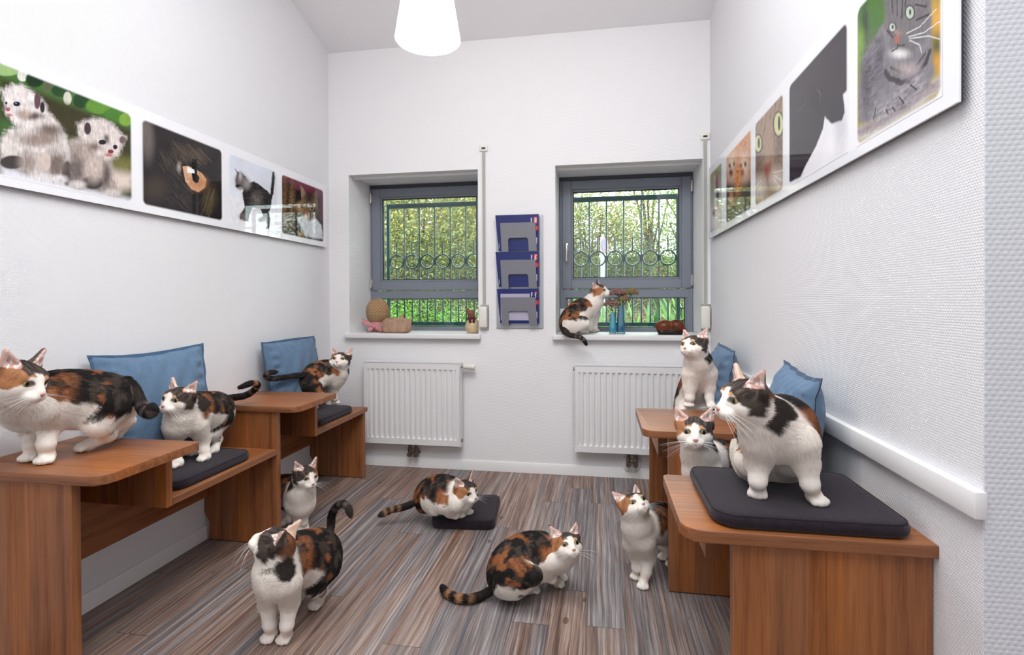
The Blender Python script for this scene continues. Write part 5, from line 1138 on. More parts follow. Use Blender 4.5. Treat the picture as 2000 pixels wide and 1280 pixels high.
# ---------------------------------------------------------------- brochure holder
hx0,hx1,hz0,hz1=-.755,-.404,1.06,1.893; yb=WY-.004
r=thing('brochure_holder','grey metal wall rack of three pockets between the windows','brochure holder',((hx0+hx1)/2,WY,hz0))
b=B(); b.box((hx0,yb-.006,hz0),(hx1,yb,hz1),.002); b.obj('back_plate',M['alu'],r)
pk=[(1.895,1.632,'upper'),(1.625,1.367,'middle'),(1.352,1.098,'lower')]
for i,(zt,zb_,nm) in enumerate(pk):
    px0,px1=-.71,-.452; zt2=zt-.062; z1=zb_-.012; b=B()
    yo=yb-.075
    def yl(z): return yo+.03+(z1-z)*.16
    def pl(q):
        a_=[b.bm.verts.new((x,yl(z),z)) for x,z in q]; c_=[b.bm.verts.new((x,yl(z)+.003,z)) for x,z in q]; n_=len(q)
        b.bm.faces.new(a_); b.bm.faces.new(c_[::-1])
        for k in range(n_): b.bm.faces.new((a_[k],c_[k],c_[(k+1)%n_],a_[(k+1)%n_]))
    zc=z1+.104
    pl([(px0,zt2-.004),(px0+.004,zt2),(px1-.004,zt2),(px1,zt2-.004),(px1+.004,zc),(px0+.002,zc)][::-1])
    pl([(px0+.002,zc),(px0+.056,zc),(px0+.056,z1),(px0+.004,z1)]); pl([(px1-.056,zc),(px1+.004,zc),(px1+.008,z1),(px1-.052,z1)])
    pl([(px0+.056,zc),(px0+.066,zc),(px0+.056,zc-.010)]); pl([(px1-.066,zc),(px1-.056,zc),(px1-.056,zc-.010)])
    b.box((px0,yo+.03,z1-.002),(px0+.06,yb-.006,z1+.002),0); b.box((px1-.052,yo+.03,z1-.002),(px1+.008,yb-.006,z1+.002),0)
    b.obj('pocket',M['pocket'],r)
    # blue folder leaning in the pocket
    f=thing('folder','blue brochure folder in the %s pocket of the wall rack'%nm+(', lilac leaflet in front' if i==2 else ''),'folder',(-.58,yb-.03,zb_),'blue brochure folders in the wall rack')
    sk=.0 if i==0 else (.01 if i==1 else -.004); fx0,fx1=(-.752,-.43) if i<2 else (-.742,-.432)
    def fy(z): return yb-.012-(z-zb_)*.05-.012
    def slab(x0,x1,z0,z1,yo_,t,bb,skew=0.):
        vs=[]
        for (x,z) in ((x0,z0),(x1,z0),(x1,z1),(x0,z1)):
            k=(z-zb_)/(zt-zb_); xx=x+(-.5*(.02)*(1-k)*(-1 if x<-.6 else .0)) if skew else x
            if skew and x<-.6: xx=x+.022*(1-k)
            vs.append((xx,fy(z)-yo_,z))
        a=[bb.bm.verts.new(v) for v in vs]; c_=[bb.bm.verts.new((v[0],v[1]-t,v[2])) for v in vs]
        bb.bm.faces.new(a[::-1]); bb.bm.faces.new(c_)
        for q in range(4): bb.bm.faces.new((a[q],a[(q+1)%4],c_[(q+1)%4],c_[q]))
    b=B(); slab(fx0,fx1,zb_,zt,0,.012,b,1); b.obj('cover',M['blue'],f)
    b=B(); slab(fx0+.004,fx1-.004,zt-.010,zt-.006,.0121,.0006,b); b.obj('edge_fold',M['dkblue'],f)
    def mark(nm_,mat,x0,x1,z0,z1,lift=.0122): 
        b=B(); slab(x0,x1,z0,z1,lift,.0004,b); return b.obj(nm_,mat,f)
    lx0,lx1=-.464,-.443
    if i<2:
        lbx=mark('logo_box',M['red'],lx0-.003,lx1+.001,zt-.068,zt-.020)
    def text(s_,size,x,z,mat,lift,rot=-math.pi/2,par=None,bold=0.):
        cu=bpy.data.curves.new('lettering','FONT'); cu.body=s_; cu.size=size; cu.extrude=.0002; cu.offset=bold; cu.align_x='CENTER'; cu.align_y='CENTER'
        o=bpy.data.objects.new('lettering',cu); COLL.objects.link(o); cu.materials.append(mat)
        o.rotation_euler=(math.pi/2,0,0); o.parent=f
        Mx=Matrix.Translation(Vector((x,fy(z)-lift,z))-OFF[f.name])@Matrix.Rotation(math.atan(.05),4,'X')@Matrix.Rotation(math.pi/2,4,'X')@Matrix.Rotation(rot,4,'Z')
        o.matrix_local=Mx; bpy.context.view_layer.update()
        me=bpy.data.meshes.new_from_object(o.evaluated_get(bpy.context.evaluated_depsgraph_get())); me.name='lettering'
        q=bpy.data.objects.new('lettering',me); bpy.data.objects.remove(o); bpy.data.curves.remove(cu); COLL.objects.link(q); q.name='lettering'; q.parent=par or f; q.matrix_local=Mx
        if not me.materials: me.materials.append(mat)
        return q
    text(['FEBI','Felis','vitare'][i],[.021,.022,.017][i],(lx0+lx1)/2-.001,zt-.044-(.004 if i==2 else 0),M['wprint'],.0128,par=lbx if i<2 else None,bold=.0004)
    if i==2: mark('logo_mark',M['red'],lx0+.002,lx1-.002,zt-.034,zt-.022)
    b=B(); cz=zt-.100; cxk=-.452
    b.lathe((cxk,fy(cz)-.0125,cz),[(0,0),(.0205,0),(.0205,.0005),(0,.0005)],24,(0,-1,-.05)); b.obj('red_badge',M['red'],f)
    mark('badge_text',M['wprint'],cxk-.004,cxk-.0025,cz-.013,cz+.013,.0131); mark('badge_text',M['wprint'],cxk+.003,cxk+.0042,cz-.011,cz+.011,.0131)
    mark('side_text',M['wprint'],-.452,-.4435,zt-.215,zt-.168); mark('side_text',M['red'],-.456,-.450,zt-.165,zt-.158)
    for q in range(2): mark('small_text',M['wprint'],-.482-q*.006,-.479-q*.006,zt-.052-q*.01,zt-.026)
    mark('small_text',M['wprint'],-.727,-.725,zb_+.02,zb_+.055)
    if i==2:
        lf=thing('leaflet','pale lilac leaflet tucked in front of the lowest blue folder','leaflet',(-.6,yb-.05,zb_))
        b=B(); slab(-.715,-.497,zb_+.022,zt-.036,.014,.001,b); o=b.obj('sheet',M['leaflet'],lf)
# ---------------------------------------------------------------- pendant lamp
lc=Vector((-.711,2.12,2.37))
r=thing('pendant_lamp','white conical glass pendant lamp hanging from the ceiling','lamp',(lc.x,lc.y,lc.z))
b=B(); prof=[(.134,0.),(.1375,.004),(.092,.28),(.089,.28),(.1335,.004),(.134,0.)]; b.lathe(lc,prof,64); b.obj('lamp_shade',M['shade'],r,50)
b=B(); b.lathe(lc,[(0,.13),(.028,.14),(.036,.165),(.028,.20),(.018,.225),(.016,.25)],24); b.obj('bulb',M['bulb'],r,60)
b=B(); b.tube([(lc.x,lc.y,lc.z+.22),(lc.x,lc.y,lc.z+.34)],.02,16); [b.tube([(lc.x,lc.y,lc.z+.27),(lc.x+.09*math.cos(a),lc.y+.09*math.sin(a),lc.z+.275)],.002,6) for a in (0,2.09,4.19)]; b.obj('lamp_holder',M['cable'],r,50)
b=B(); b.tube([(lc.x,lc.y,lc.z+.34),(lc.x,lc.y,3.54)],.003,8); b.lathe((lc.x,lc.y,3.50),[(0,0),(.045,.004),(.05,.05),(0,.06)],24); b.obj('cable',M['cable'],r,50)
# ---------------------------------------------------------------- picture panels
def paint(pr,n=230):
    Y0,Y1=pr['Y']; nu=int(n*(Y1-Y0)/.42); nv=n
    u,v=np.meshgrid(np.linspace(0,1,nu+1),np.linspace(0,1,nv+1),indexing='ij'); asp=(Y1-Y0)/.403
    U=np.stack([u.ravel()*asp,v.ravel(),np.zeros(u.size)],1); img=None
    nz=fnoise(U*26,3)-.5; nz2=fnoise(U*np.array([120,22,1])+5,2)-.5; nz3=fnoise(U*np.array([26,90,1])+9,2)-.5; lo=fnoise(U*5,3)-.5
    def lin(c): return np.array(srgb(*c))
    def tex(col,st): 
        c=np.tile(lin(col),(len(U),1)); a=.16*nz2+.12*nz if st==0 else (.35*nz2+.3*nz if st==1 else .9*nz3+.4*nz)
        return np.clip(c*(1+a[:,None]*1.6),0,1)
    def put(al,col): 
        nonlocal img; img=img*(1-al[:,None])+col*al[:,None]
    for op in pr['ops']:
        k=op[0]
        if k=='bg':
            t=U[:,1:2]; img=(lin(op[2])*(1-t)+lin(op[1])*t)*(1+.25*lo[:,None])
        elif k=='ell':
            c=np.array(op[1])*[asp,1]; a=np.array(op[2])*[asp,1]; b_=np.array(op[3])*[asp,1]
            A=np.array([a,b_]).T; q=(U[:,:2]-c)@np.linalg.inv(A).T; d=np.sqrt((q*q).sum(1))+nz*.10*(op[6]>0)
            so=max(op[5],.03) if op[6]==0 and op[5]<.25 else min(.95,.35+op[5]*1.6); put(sstep(1+so,1-so,d+nz2*.25*(op[6]>0)),tex(op[4],op[6]))
        elif k=='poly':
            P=np.array(op[1])*[asp,1]; Q=U[:,:2]+np.stack([nz2,nz3],1)*op[4]*1.6+np.stack([nz,nz],1)*op[4]*.5
            dm=np.full(len(Q),9.); ins=np.zeros(len(Q),bool)
            for i in range(len(P)):
                a=P[i-1];b_=P[i]; e=b_-a; t=np.clip(((Q-a)@e)/max(e@e,1e-9),0,1); dm=np.minimum(dm,np.hypot(*(Q-a-t[:,None]*e).T))
                cr=((a[1]>Q[:,1])!=(b_[1]>Q[:,1]))&(Q[:,0]<(b_[0]-a[0])*(Q[:,1]-a[1])/(b_[1]-a[1]+1e-12)+a[0]); ins^=cr
            sd=np.where(ins,-dm,dm); put(sstep(op[3],-op[3],sd),tex(op[2],op[5]))
        elif k=='line':
            P=np.array(op[1])*[asp,1]; dm=np.full(len(U),9.)
            for i in range(1,len(P)):
                a=P[i-1];e=P[i]-a; t=np.clip(((U[:,:2]-a)@e)/max(e@e,1e-9),0,1); dm=np.minimum(dm,np.hypot(*(U[:,:2]-a-t[:,None]*e).T))
            w=max(op[2]*.6,.0032); put(sstep(w,w*.4,dm+nz*op[2]*.3),tex(op[3],0))
        elif k=='hair':
            rg=np.random.default_rng(3); n_=op[1]; lo_=np.array(op[2]); hi_=np.array(op[3]); d=np.array(op[4])*[asp,1]; dm=np.full(len(U),9.)
            for i in range(n_):
                a=(lo_+(hi_-lo_)*rg.random(2))*[asp,1]; e=d*(.6+.8*rg.random())+rg.normal(0,.012,2); t=np.clip(((U[:,:2]-a)@e)/max(e@e,1e-9),0,1); dm=np.minimum(dm,np.hypot(*(U[:,:2]-a-t[:,None]*e).T)+.004*rg.random())
            put(sstep(.006,.001,dm)*.75,tex(op[6],0))
    # soft white rounded border of each print
    bx=np.minimum(U[:,0],asp-U[:,0]); by=np.minimum(U[:,1],1-U[:,1]); R=.07; q=np.stack([R-bx,R-by],1).clip(0); d=np.hypot(q[:,0],q[:,1])-R; d=np.where((bx>R)|(by>R),np.maximum(-bx,-by),d)
    m=sstep(.0,-.03,d); img=img*m[:,None]+np.array(srgb(238,238,242))*(1-m[:,None])
    return u,v,np.clip(img,0,1)
g=G('photo_print'); a=g.n('ShaderNodeAttribute',attribute_name='coat'); M['print']=g.set(Base_Color=a,Roughness=.03,Specular_IOR_Level=.3)
def panel(x,s,y0,y1,keys,labels,label):
    r=thing('picture_panel',label,'picture',(x,(y0+y1)/2,1.683)); z0,z1=1.683,2.165
    b=B(); b.box((min(x,x+s*.006),y0,z0),(max(x,x+s*.006),y1,z1),.0008); b.obj('acrylic_sheet',M['acry'],r)
    b=B(); b.box((min(x-s*.004,x),y0+.001,z0+.001),(max(x-s*.004,x),y1-.001,z1-.001),0); b.obj('backing',M['acedge'],r)
    for yy in (y0+.2,(y0+y1)/2,y1-.2):
        for zz in (z0+.08,z1-.08): b=B(); b.box((min(x-s*.004,x-s*.0165),yy-.02,zz-.02),(max(x-s*.004,x-s*.0165),yy+.02,zz+.02),0); b.obj('standoff',M['steel'],r)
    for k,lb in zip(keys,labels):
        pr=PRINTS[k]; u,v,im=paint(pr); Y0,Y1=pr['Y']; nu,nv=u.shape
        V=np.stack([np.full(u.size,x+s*.0066),Y0+u.ravel()*(Y1-Y0),1.715+v.ravel()*.403],1)-np.array(OFF[r.name])
        idx=np.arange(u.size).reshape(u.shape); Q=np.stack([idx[:-1,:-1].ravel(),idx[1:,:-1].ravel(),idx[1:,1:].ravel(),idx[:-1,1:].ravel()],1)
        if s<0: Q=Q[:,::-1]
        o=np_mesh('photo_print',V,Q,M['print'],r,im); o['label']=lb
panel(-2.083,1,1.22,3.728,['kittens','eye','walking_kitten','longhaired_cat'],['photo of two fluffy grey kittens','close-up photo of an amber cat eye','photo of a striped kitten walking','photo of a long-haired brown cat'],'glossy white panel with kitten photos on the left wall')
panel(.753,-1,1.236,3.745,['grey_tabby','black_cat','tabby_face','ginger_kittens','white_kitten'],['photo of a grey tabby lying down','photo of a black cat washing','close-up photo of a tabby face','photo of ginger kittens','photo of a pale kitten'],'glossy white panel with cat photos on the right wall')
# ---------------------------------------------------------------- things on the window sills
SZ=1.016
def sdf(prims,h,name,mat,parent,col=None):
    lo=np.min([p.lo for p in prims],0)-.02; hi=np.max([p.hi for p in prims],0)+.02
    F=Field(lo,hi,h)
    for p in prims: F.add(p)
    F.F[:,:,F.ax[2]<SZ+.0005]=.5
    V,Q=surface_nets(F.F,h,lo); V[:,2]=np.maximum(V[:,2],SZ)
    return np_mesh(name,V-np.array(OFF[parent.name]),Q,mat,parent,col(V) if col else None)
I3=np.eye(3)
def rz(a): c,s=math.cos(a),math.sin(a); return np.array([[c,s,0],[-s,c,0],[0,0,1]])
# wicker egg with gingham ribbon
g=G('wicker'); X=g.xyz('Object'); th=g.n('ShaderNodeMath',{0:X[1],1:X[0]},operation='ARCTAN2')
w1_=g.ma('SINE',g.ma('ADD',g.ma('MULTIPLY',th,22.),g.ma('MULTIPLY',X[2],260.))); w2_=g.ma('SINE',g.ma('SUBTRACT',g.ma('MULTIPLY',th,22.),g.ma('MULTIPLY',X[2],260.)))
hh=g.ma('MAXIMUM',w1_,w2_); cw=g.ramp(g.ma('MULTIPLY_ADD',hh,.5,.5),(.3,(128,98,64)),(.8,(176,142,102))); g.bump(hh,.6,.003); M['wicker']=g.set(Base_Color=cw,Roughness=.75)
ec=(-1.760,3.955); r=thing('wicker_egg','round wicker egg standing in a gingham ribbon on left sill','ornament',(ec[0],ec[1],SZ))
b=B(); b.lathe((ec[0],ec[1],1.176),[(.0,-.112),(.030,-.106),(.058,-.088),(.080,-.058),(.093,-.022),(.095,.012),(.088,.048),(.070,.080),(.045,.101),(.020,.110),(0,.112)],40); b.obj('egg',M['wicker'],r,80)
b=B(); b.lathe((ec[0],ec[1],SZ),[(.0,0),(.052,0),(.048,.03),(.055,.07),(0,.07)],24); b.obj('egg_stand',M['wicker'],r,60)
g=G('gingham'); X=g.xyz('Object')
ck=g.ma('ADD',g.ma('GREATER_THAN',g.ma('SINE',g.ma('MULTIPLY',g.ma('ADD',X[0],X[1]),700.)),0.),g.ma('GREATER_THAN',g.ma('SINE',g.ma('MULTIPLY',g.ma('ADD',X[2],g.ma('MULTIPLY',X[1],.3)),700.)),0.))
M['gingham']=g.set(Base_Color=g.ramp(g.ma('MULTIPLY',ck,.5),(.0,(232,222,222)),(.5,(204,110,122)),(1.,(170,34,56))),Roughness=.85)
b=B(); cx,cy=ec
b.lathe((cx,cy,SZ+.030),[(.054,0),(.066,.012),(.070,.030),(.066,.048),(.060,.056)],32)
def loop(x0,z0,dx,dz,w):
    def f(u,v):
        a=u*2*math.pi; return (x0+dx*.5*(1-math.cos(a)),cy-.072-.018*math.sin(a)-.004*math.cos(3*a),z0+dz*.5*(1-math.cos(a))+(v-.5)*w*(.45+.55*math.sin(a/2)**2))
    return f
b.grid(loop(cx-.005,SZ+.052,-.105,.040,.042),20,5); b.grid(loop(cx+.005,SZ+.050,.085,-.012,.040),20,5)
def tail_(x0,z0,dx,dz,w):
    def f(u,v): return (x0+dx*u+.004*math.sin(6*u),cy-.074-.012*math.sin(3*u),z0+dz*u+(v-.5)*w)
    return f
b.grid(tail_(cx,SZ+.045,-.055,-.032,.028),8,4); b.grid(tail_(cx+.005,SZ+.042,.070,-.024,.030),8,4)
b.lathe((cx,cy-.078,SZ+.050),[(0,-.016),(.012,-.012),(.015,0),(.012,.012),(0,.016)],12,(0,0,1)); o=b.obj('gingham_ribbon',M['gingham'],r,80)
m=o.modifiers.new('thickness','SOLIDIFY'); m.thickness=.0015
b=B(); b.box((-1.86,3.90,SZ),(-1.66,4.06,SZ+.0015),0,rot=Matrix.Rotation(.2,3,'Z')); tag(b.obj('paper_sheet',M['leaflet']),'sheet of paper under the wicker egg on left sill','paper')
# clay cat asleep
g=G('raw_clay'); X=g.xyz('Object'); nz=g.noise(g.vec(X[0],X[1],X[2]),40.,4.); g.bump(nz,.4,.002); M['clay']=g.set(Base_Color=g.ramp(nz,(.3,(150,118,98)),(.7,(178,146,122))),Roughness=.9)
r=thing('clay_cat','beige clay figure of a sleeping cat on left sill','ornament',(-1.575,3.90,SZ))
y=3.90
sdf([P_ell(v3(-1.61,y,SZ+.052),I3,[.100,.072,.072],.01),P_ell(v3(-1.545,y-.02,SZ+.030),I3,[.100,.060,.040],.03),P_ell(v3(-1.505,y-.018,SZ+.075),rz(.2),[.052,.044,.040],.02),P_ell(v3(-1.472,y-.035,SZ+.052),I3,[.028,.024,.022],.02),
  P_cone(v3(-1.535,y-.012,SZ+.102),v3(-1.523,y-.010,SZ+.150),.019,.004,.012),P_cone(v3(-1.470,y-.008,SZ+.085),v3(-1.448,y-.004,SZ+.112),.016,.004,.012),P_cone(v3(-1.65,y-.055,SZ+.022),v3(-1.49,y-.068,SZ+.020),.020,.016,.012)],.0035,'figure',M['clay'],r)
# goose-like figure with scarf
r=thing('bird_figure','long-beaked pottery figure wearing a brown scarf on left sill','ornament',(-.958,3.90,SZ)); x=-.958
def cbird(V):
    t=sstep(SZ+.115,SZ+.10,V[:,2])[:,None]; n=fnoise(V*45,3)[:,None]; return (np.array(srgb(196,176,142))*(.7+.5*n))*t+(np.array(srgb(128,84,60))*(.75+.5*n))*(1-t)
M['pottery']=mat_coat('glazed_pottery',.4)
sdf([P_ell(v3(x,y,SZ+.045),I3,[.062,.050,.060],.01),P_cone(v3(x,y,SZ+.06),v3(x-.012,y,SZ+.13),.045,.022,.03),P_ell(v3(x-.016,y-.004,SZ+.150),I3,[.027,.024,.026],.012),P_cone(v3(x-.022,y-.006,SZ+.155),v3(x-.058,y-.012,SZ+.205),.018,.004,.012),P_cone(v3(x+.004,y,SZ+.165),v3(x+.012,y,SZ+.188),.009,.003,.006)],.003,'figure',M['pottery'],r,cbird)
M['scarf']=mat_cloth('brown_scarf',(84,40,34),1400.,.15,.5)
b=B(); b.lathe((x-.012,y,SZ+.112),[(.026,-.012),(.036,-.006),(.037,.006),(.028,.014),(.022,.012)],24); b.box((x+.004,y-.046,SZ+.058),(x+.024,y-.036,SZ+.112),.004,2,rot=Matrix.Rotation(.15,3,'Y')); b.box((x-.022,y-.050,SZ+.078),(x-.002,y-.038,SZ+.114),.004,2,rot=Matrix.Rotation(-.2,3,'Y')); b.obj('scarf',M['scarf'],r,60)
# vases and sedum
M['vase1']=flat('turquoise_glass',(0,128,150),.06,Coat_Weight=1.,Specular_IOR_Level=.7); M['vase2']=flat('petrol_glass',(2,84,114),.06,Coat_Weight=1.,Specular_IOR_Level=.7)
M['clear']=mat_glass('clear_glass_foot',(205,226,226),1.6)
def vase(x,y,h,w,wt,mat,label):
    r=thing('vase',label,'vase',(x,y,SZ),'turquoise glass vases on the sill')
    def sq(hw,z): return [(x+p[0],y+p[1],z) for p in rpoly([(-hw,-hw),(hw,-hw),(hw,hw),(-hw,hw)],[hw*.5]*4,4)]
    b=B(); rings=[[b.bm.verts.new(p) for p in sq(hw,z)] for hw,z in ((w*.48,SZ+.012),(w*.5,SZ+.03),(w*.47,SZ+h*.45),(wt*.5,SZ+h),(wt*.38,SZ+h),(wt*.36,SZ+h*.8))]
    for a,c in zip(rings,rings[1:]):
        n=len(a)
        for k in range(n): b.bm.faces.new((a[k],a[(k+1)%n],c[(k+1)%n],c[k]))
    b.bm.faces.new(rings[0][::-1]); b.bm.faces.new(rings[-1]); b.obj('coloured_body',mat,r,50)
    b=B(); rings=[[b.bm.verts.new(p) for p in sq(hw,z)] for hw,z in ((w*.5,SZ),(w*.52,SZ+.012))]; n=len(rings[0])
    for k in range(n): b.bm.faces.new((rings[0][k],rings[0][(k+1)%n],rings[1][(k+1)%n],rings[1][k]))
    b.bm.faces.new(rings[0][::-1]); b.bm.faces.new(rings[1]); b.obj('clear_foot',M['clear'],r,50)
vase(.100,3.93,.158,.050,.032,M['vase1'],'short turquoise glass vase beside the cat on right sill'); vase(.161,3.955,.210,.060,.040,M['vase2'],'tall petrol-blue glass vase with two flower heads on right sill')
M['sedum']=mat_coat('sedum_head',.8); M['stem']=flat('plant_stem',(96,124,52),.6)
def sedum(bx,by,bz,hx,hy,hz,R,cols,label):
    r=thing('sedum_flower',label,'flower',(bx,by,bz),'sedum flowers in the vases')
    b=B(); b.tube([(bx,by,bz),((bx+hx)/2+.004,(by+hy)/2,(bz+hz)/2),(hx,hy,hz)],[.0035,.003,.003],8); rng=random.Random(int(hx*1e4))
    for k in range(9):
        a=k*2.4; q=.35+.6*rng.random(); b.tube([(hx,hy,hz-.004),(hx+R*q*math.cos(a),hy+R*q*math.sin(a),hz+.016)],.0016,5)
    b.obj('stem',M['stem'],r,60)
    bv,bq=ball(8,6); VV=[];QQ=[];CC=[]; rg=np.random.default_rng(int(hx*1e4)+5); n=420
    for k in range(n):
        a=k*2.39996; q=math.sqrt((k+.5)/n); rr=R*q*(1+.08*math.sin(5*a)); z=hz+.004+.034*(1-q*q)+.012*rg.random()
        p=np.array([hx+rr*math.cos(a),hy+rr*math.sin(a)*.85,z]); s=.0042+.002*rg.random()
        QQ.append(bq+len(VV)*len(bv)); VV.append(bv*s+p); c=np.array(srgb(*cols[rg.integers(len(cols))]))*(.75+.5*rg.random()); CC.append(np.tile(c,(len(bv),1)))
    np_mesh('flower_head',np.concatenate(VV)-np.array(OFF[r.name]),np.concatenate(QQ),M['sedum'],r,np.concatenate(CC))
    b=B()
    for k in range(4):
        t=.35+.15*k; p=Vector((bx+(hx-bx)*t,by+(hy-by)*t,bz+(hz-bz)*t)); a=k*2.1+.5; d=Vector((math.cos(a),math.sin(a)*.7,.35)); sd=d.cross(Vector((0,0,1))).normalized()
        def f(u,v,p=p,d=d,sd=sd): return p+d*(.042*u)+sd*((v-.5)*.022*math.sin(math.pi*min(1,u*.96+.04)))+Vector((0,0,-.018*u*u))
        b.grid(f,6,2)
    b.obj('leaf',M['stem'],r,60)
pk_=[(126,92,88),(146,110,104),(106,76,72),(134,104,92)]; gr_=[(140,112,84),(120,128,70),(150,100,84),(112,110,62)]
sedum(.100,3.93,1.165,.088,3.92,1.222,.050,pk_,'brown-pink sedum head on short stem in the short vase'); sedum(.158,3.955,1.215,.138,3.93,1.302,.058,pk_,'largest brown-pink sedum head at nose of the sill cat'); sedum(.168,3.955,1.215,.236,3.96,1.305,.052,gr_,'greenish sedum head leaning right over the tall vase'); sedum(.163,3.96,1.215,.178,3.925,1.258,.040,gr_,'small sedum head hanging below the others in tall vase')
# carved wooden cat
g=G('carved_wood'); X=g.xyz('Object'); nz=g.noise(g.vec(g.ma('MULTIPLY',X[0],12.),g.ma('MULTIPLY',X[1],60.),g.ma('MULTIPLY',X[2],60.)),1.,4.); M['carved']=mat_coat('carved_wood_finish',.28)
r=thing('wooden_cat','brown carved wooden cat curled up on right end of sill','ornament',(.505,3.90,SZ)); x=.505
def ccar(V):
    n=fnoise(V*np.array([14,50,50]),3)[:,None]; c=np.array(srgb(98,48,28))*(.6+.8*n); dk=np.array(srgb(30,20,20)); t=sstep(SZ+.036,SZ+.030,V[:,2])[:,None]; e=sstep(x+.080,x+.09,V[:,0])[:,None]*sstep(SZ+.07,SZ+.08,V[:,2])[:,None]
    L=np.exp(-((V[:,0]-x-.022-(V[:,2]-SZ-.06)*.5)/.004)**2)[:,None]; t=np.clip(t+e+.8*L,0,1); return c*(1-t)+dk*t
sdf([P_ell(v3(x-.035,y,SZ+.058),rz(.1),[.068,.060,.048],.006),P_ell(v3(x+.045,y-.012,SZ+.060),rz(-.2),[.056,.052,.050],.010),P_cone(v3(x-.060,y-.03,SZ+.014),v3(x+.060,y-.03,SZ+.014),.026,.026,.012),P_cone(v3(x-.07,y-.02,SZ+.036),v3(x+.07,y-.03,SZ+.034),.024,.022,.01),P_cone(v3(x+.075,y-.01,SZ+.09),v3(x+.098,y-.014,SZ+.108),.014,.003,.006),P_cone(v3(x+.085,y+.02,SZ+.075),v3(x+.104,y+.02,SZ+.09),.013,.003,.006),P_ell(v3(x+.088,y-.035,SZ+.040),I3,[.022,.02,.016],.014)],.003,'figure',M['carved'],r,ccar)
# white card leaning in the reveal
r=thing('greeting_card','white card with handwriting leaning in the corner behind sill cat','card',(-.268,4.13,SZ))
b=B(); b.box((-.306,4.128,SZ),(-.230,4.130,SZ+.185),0,rot=Matrix.Rotation(-.12,3,'X'),piv=(-.268,4.13,SZ)); b.obj('card',M['trim'],r)
b=B(); pts=[(-.296+.0022*k+.002*math.sin(k*1.9),4.124+.0,SZ+.118+.006*math.sin(k*1.3)) for k in range(24)]; b.tube([(p[0],p[1]-.0095,p[2]) for p in pts],.0008,5); b.obj('handwriting',M['fdark'],r)
# ---------------------------------------------------------------- outside
struct(B().box((-40,4.33,-.5),(40,60,-.4),0).obj('ground',flat('asphalt_outside',(120,118,112),.9)))
g=G('leaf'); a=g.n('ShaderNodeAttribute',attribute_name='coat'); M['leaf']=g.set(Base_Color=a,Roughness=.55,Specular_IOR_Level=.3,Subsurface_Weight=0.)
nt=g.t; out=[n for n in nt.nodes if n.type=='OUTPUT_MATERIAL'][0]; tl=nt.nodes.new('ShaderNodeBsdfTranslucent'); nt.links.new(a,tl.inputs[0]); mx=nt.nodes.new('ShaderNodeMixShader'); mx.inputs[0].default_value=.5; nt.links.new(g.b.outputs[0],mx.inputs[1]); nt.links.new(tl.outputs[0],mx.inputs[2]); nt.links.new(mx.outputs[0],out.inputs[0])
M['bark']=flat('bark',(74,58,48),.9)
def leaves(P,L,W,cols,rg,updir=None):
    n=len(P); a=rg.normal(0,1,(n,3)); a[:,2]*=.6; a/=np.linalg.norm(a,axis=1)[:,None]; b_=np.cross(a,rg.normal(0,1,(n,3))); b_/=np.linalg.norm(b_,axis=1)[:,None]
    l=(L*(.7+.6*rg.random(n)))[:,None]; w=(W*(.7+.6*rg.random(n)))[:,None]
    V=np.stack([P-a*l*.5,P+b_*w*.5-a*l*.05,P+a*l*.5,P-b_*w*.5-a*l*.05],1).reshape(-1,3); Q=np.arange(4*n).reshape(n,4)
    C=np.array([srgb(*c) for c in cols])[rg.integers(len(cols),size=n)]*(.84+.32*rg.random((n,1))); C=np.repeat(C*.62,4,0)
    return V,Q,np.clip(C,0,1)
def tree(loc,cr,cc,n,L,cols,label,seed,cat='tree',clump=46,trunk=True,name='leafy_tree'):
    rg=np.random.default_rng(seed); r=thing(name,label,cat,loc)
    cc=np.array(cc); cr=np.array(cr); d=rg.normal(0,1,(clump,3)); d/=np.linalg.norm(d,axis=1)[:,None]; ctr=cc+d*cr*(.35+.65*rg.random((clump,1))**.5)
    n=int(n*2.1); L=L*.68; k=rg.integers(clump,size=n); P=ctr[k]+rg.normal(0,1,(n,3))*np.mean(cr)*.20
    V,Q,C=leaves(P,L,L*.55,cols,rg); V[:,2]=np.maximum(V[:,2],-.38); np_mesh('foliage',V-np.array(loc),Q,M['leaf'],r,C,False)
    if trunk:
        b=B(); base=Vector(loc); b.tube([base,base.lerp(Vector(cc),.5)+Vector((.1,0,0)),Vector(cc)],[.11,.08,.04],8)
        for q in range(0,clump,2): 
            s=base.lerp(Vector(cc),.45+.5*rg.random()); b.tube([s,s.lerp(Vector(ctr[q]),.5)+Vector((0,0,.1)),Vector(ctr[q])],[.035,.022,.01],6)
        b.obj('trunk',M['bark'],r,60)
    return r
yg=[(138,148,84),(164,168,98),(120,136,76),(184,176,104),(112,124,72),(200,186,96),(150,138,88)]; dg=[(66,84,46),(82,102,54),(58,72,42),(108,118,64),(92,80,54)]; bg_=[(104,168,54),(84,148,44),(130,190,72),(70,120,40)]
tree((-3.3,9.2,-.4),(1.9,1.2,1.8),(-3.3,9.2,2.5),17000,.095,yg,'yellow-green tree filling the left window',1,clump=70)
tree((-5.2,10.,-.4),(1.6,1.2,1.7),(-5.2,10.,2.6),8000,.09,yg+dg,'yellowing tree at left edge of left window',2)
tree((-1.6,10.2,-.4),(1.3,1.,1.7),(-1.5,10.2,2.7),8000,.09,yg,'pale green tree at right edge of left window',3)
tree((-5.,14.,-.4),(3.2,1.2,2.2),(-5.,14.,2.9),14000,.15,yg+dg,'tall tree mass far behind the left window trees',11,clump=80)
tree((-3.2,7.9,-.4),(1.9,.5,.75),(-3.1,8.0,1.35),12000,.06,dg+yg[:2],'dark hedge below the yellow-green tree in left window',4,'hedge',60,False,'hedge')
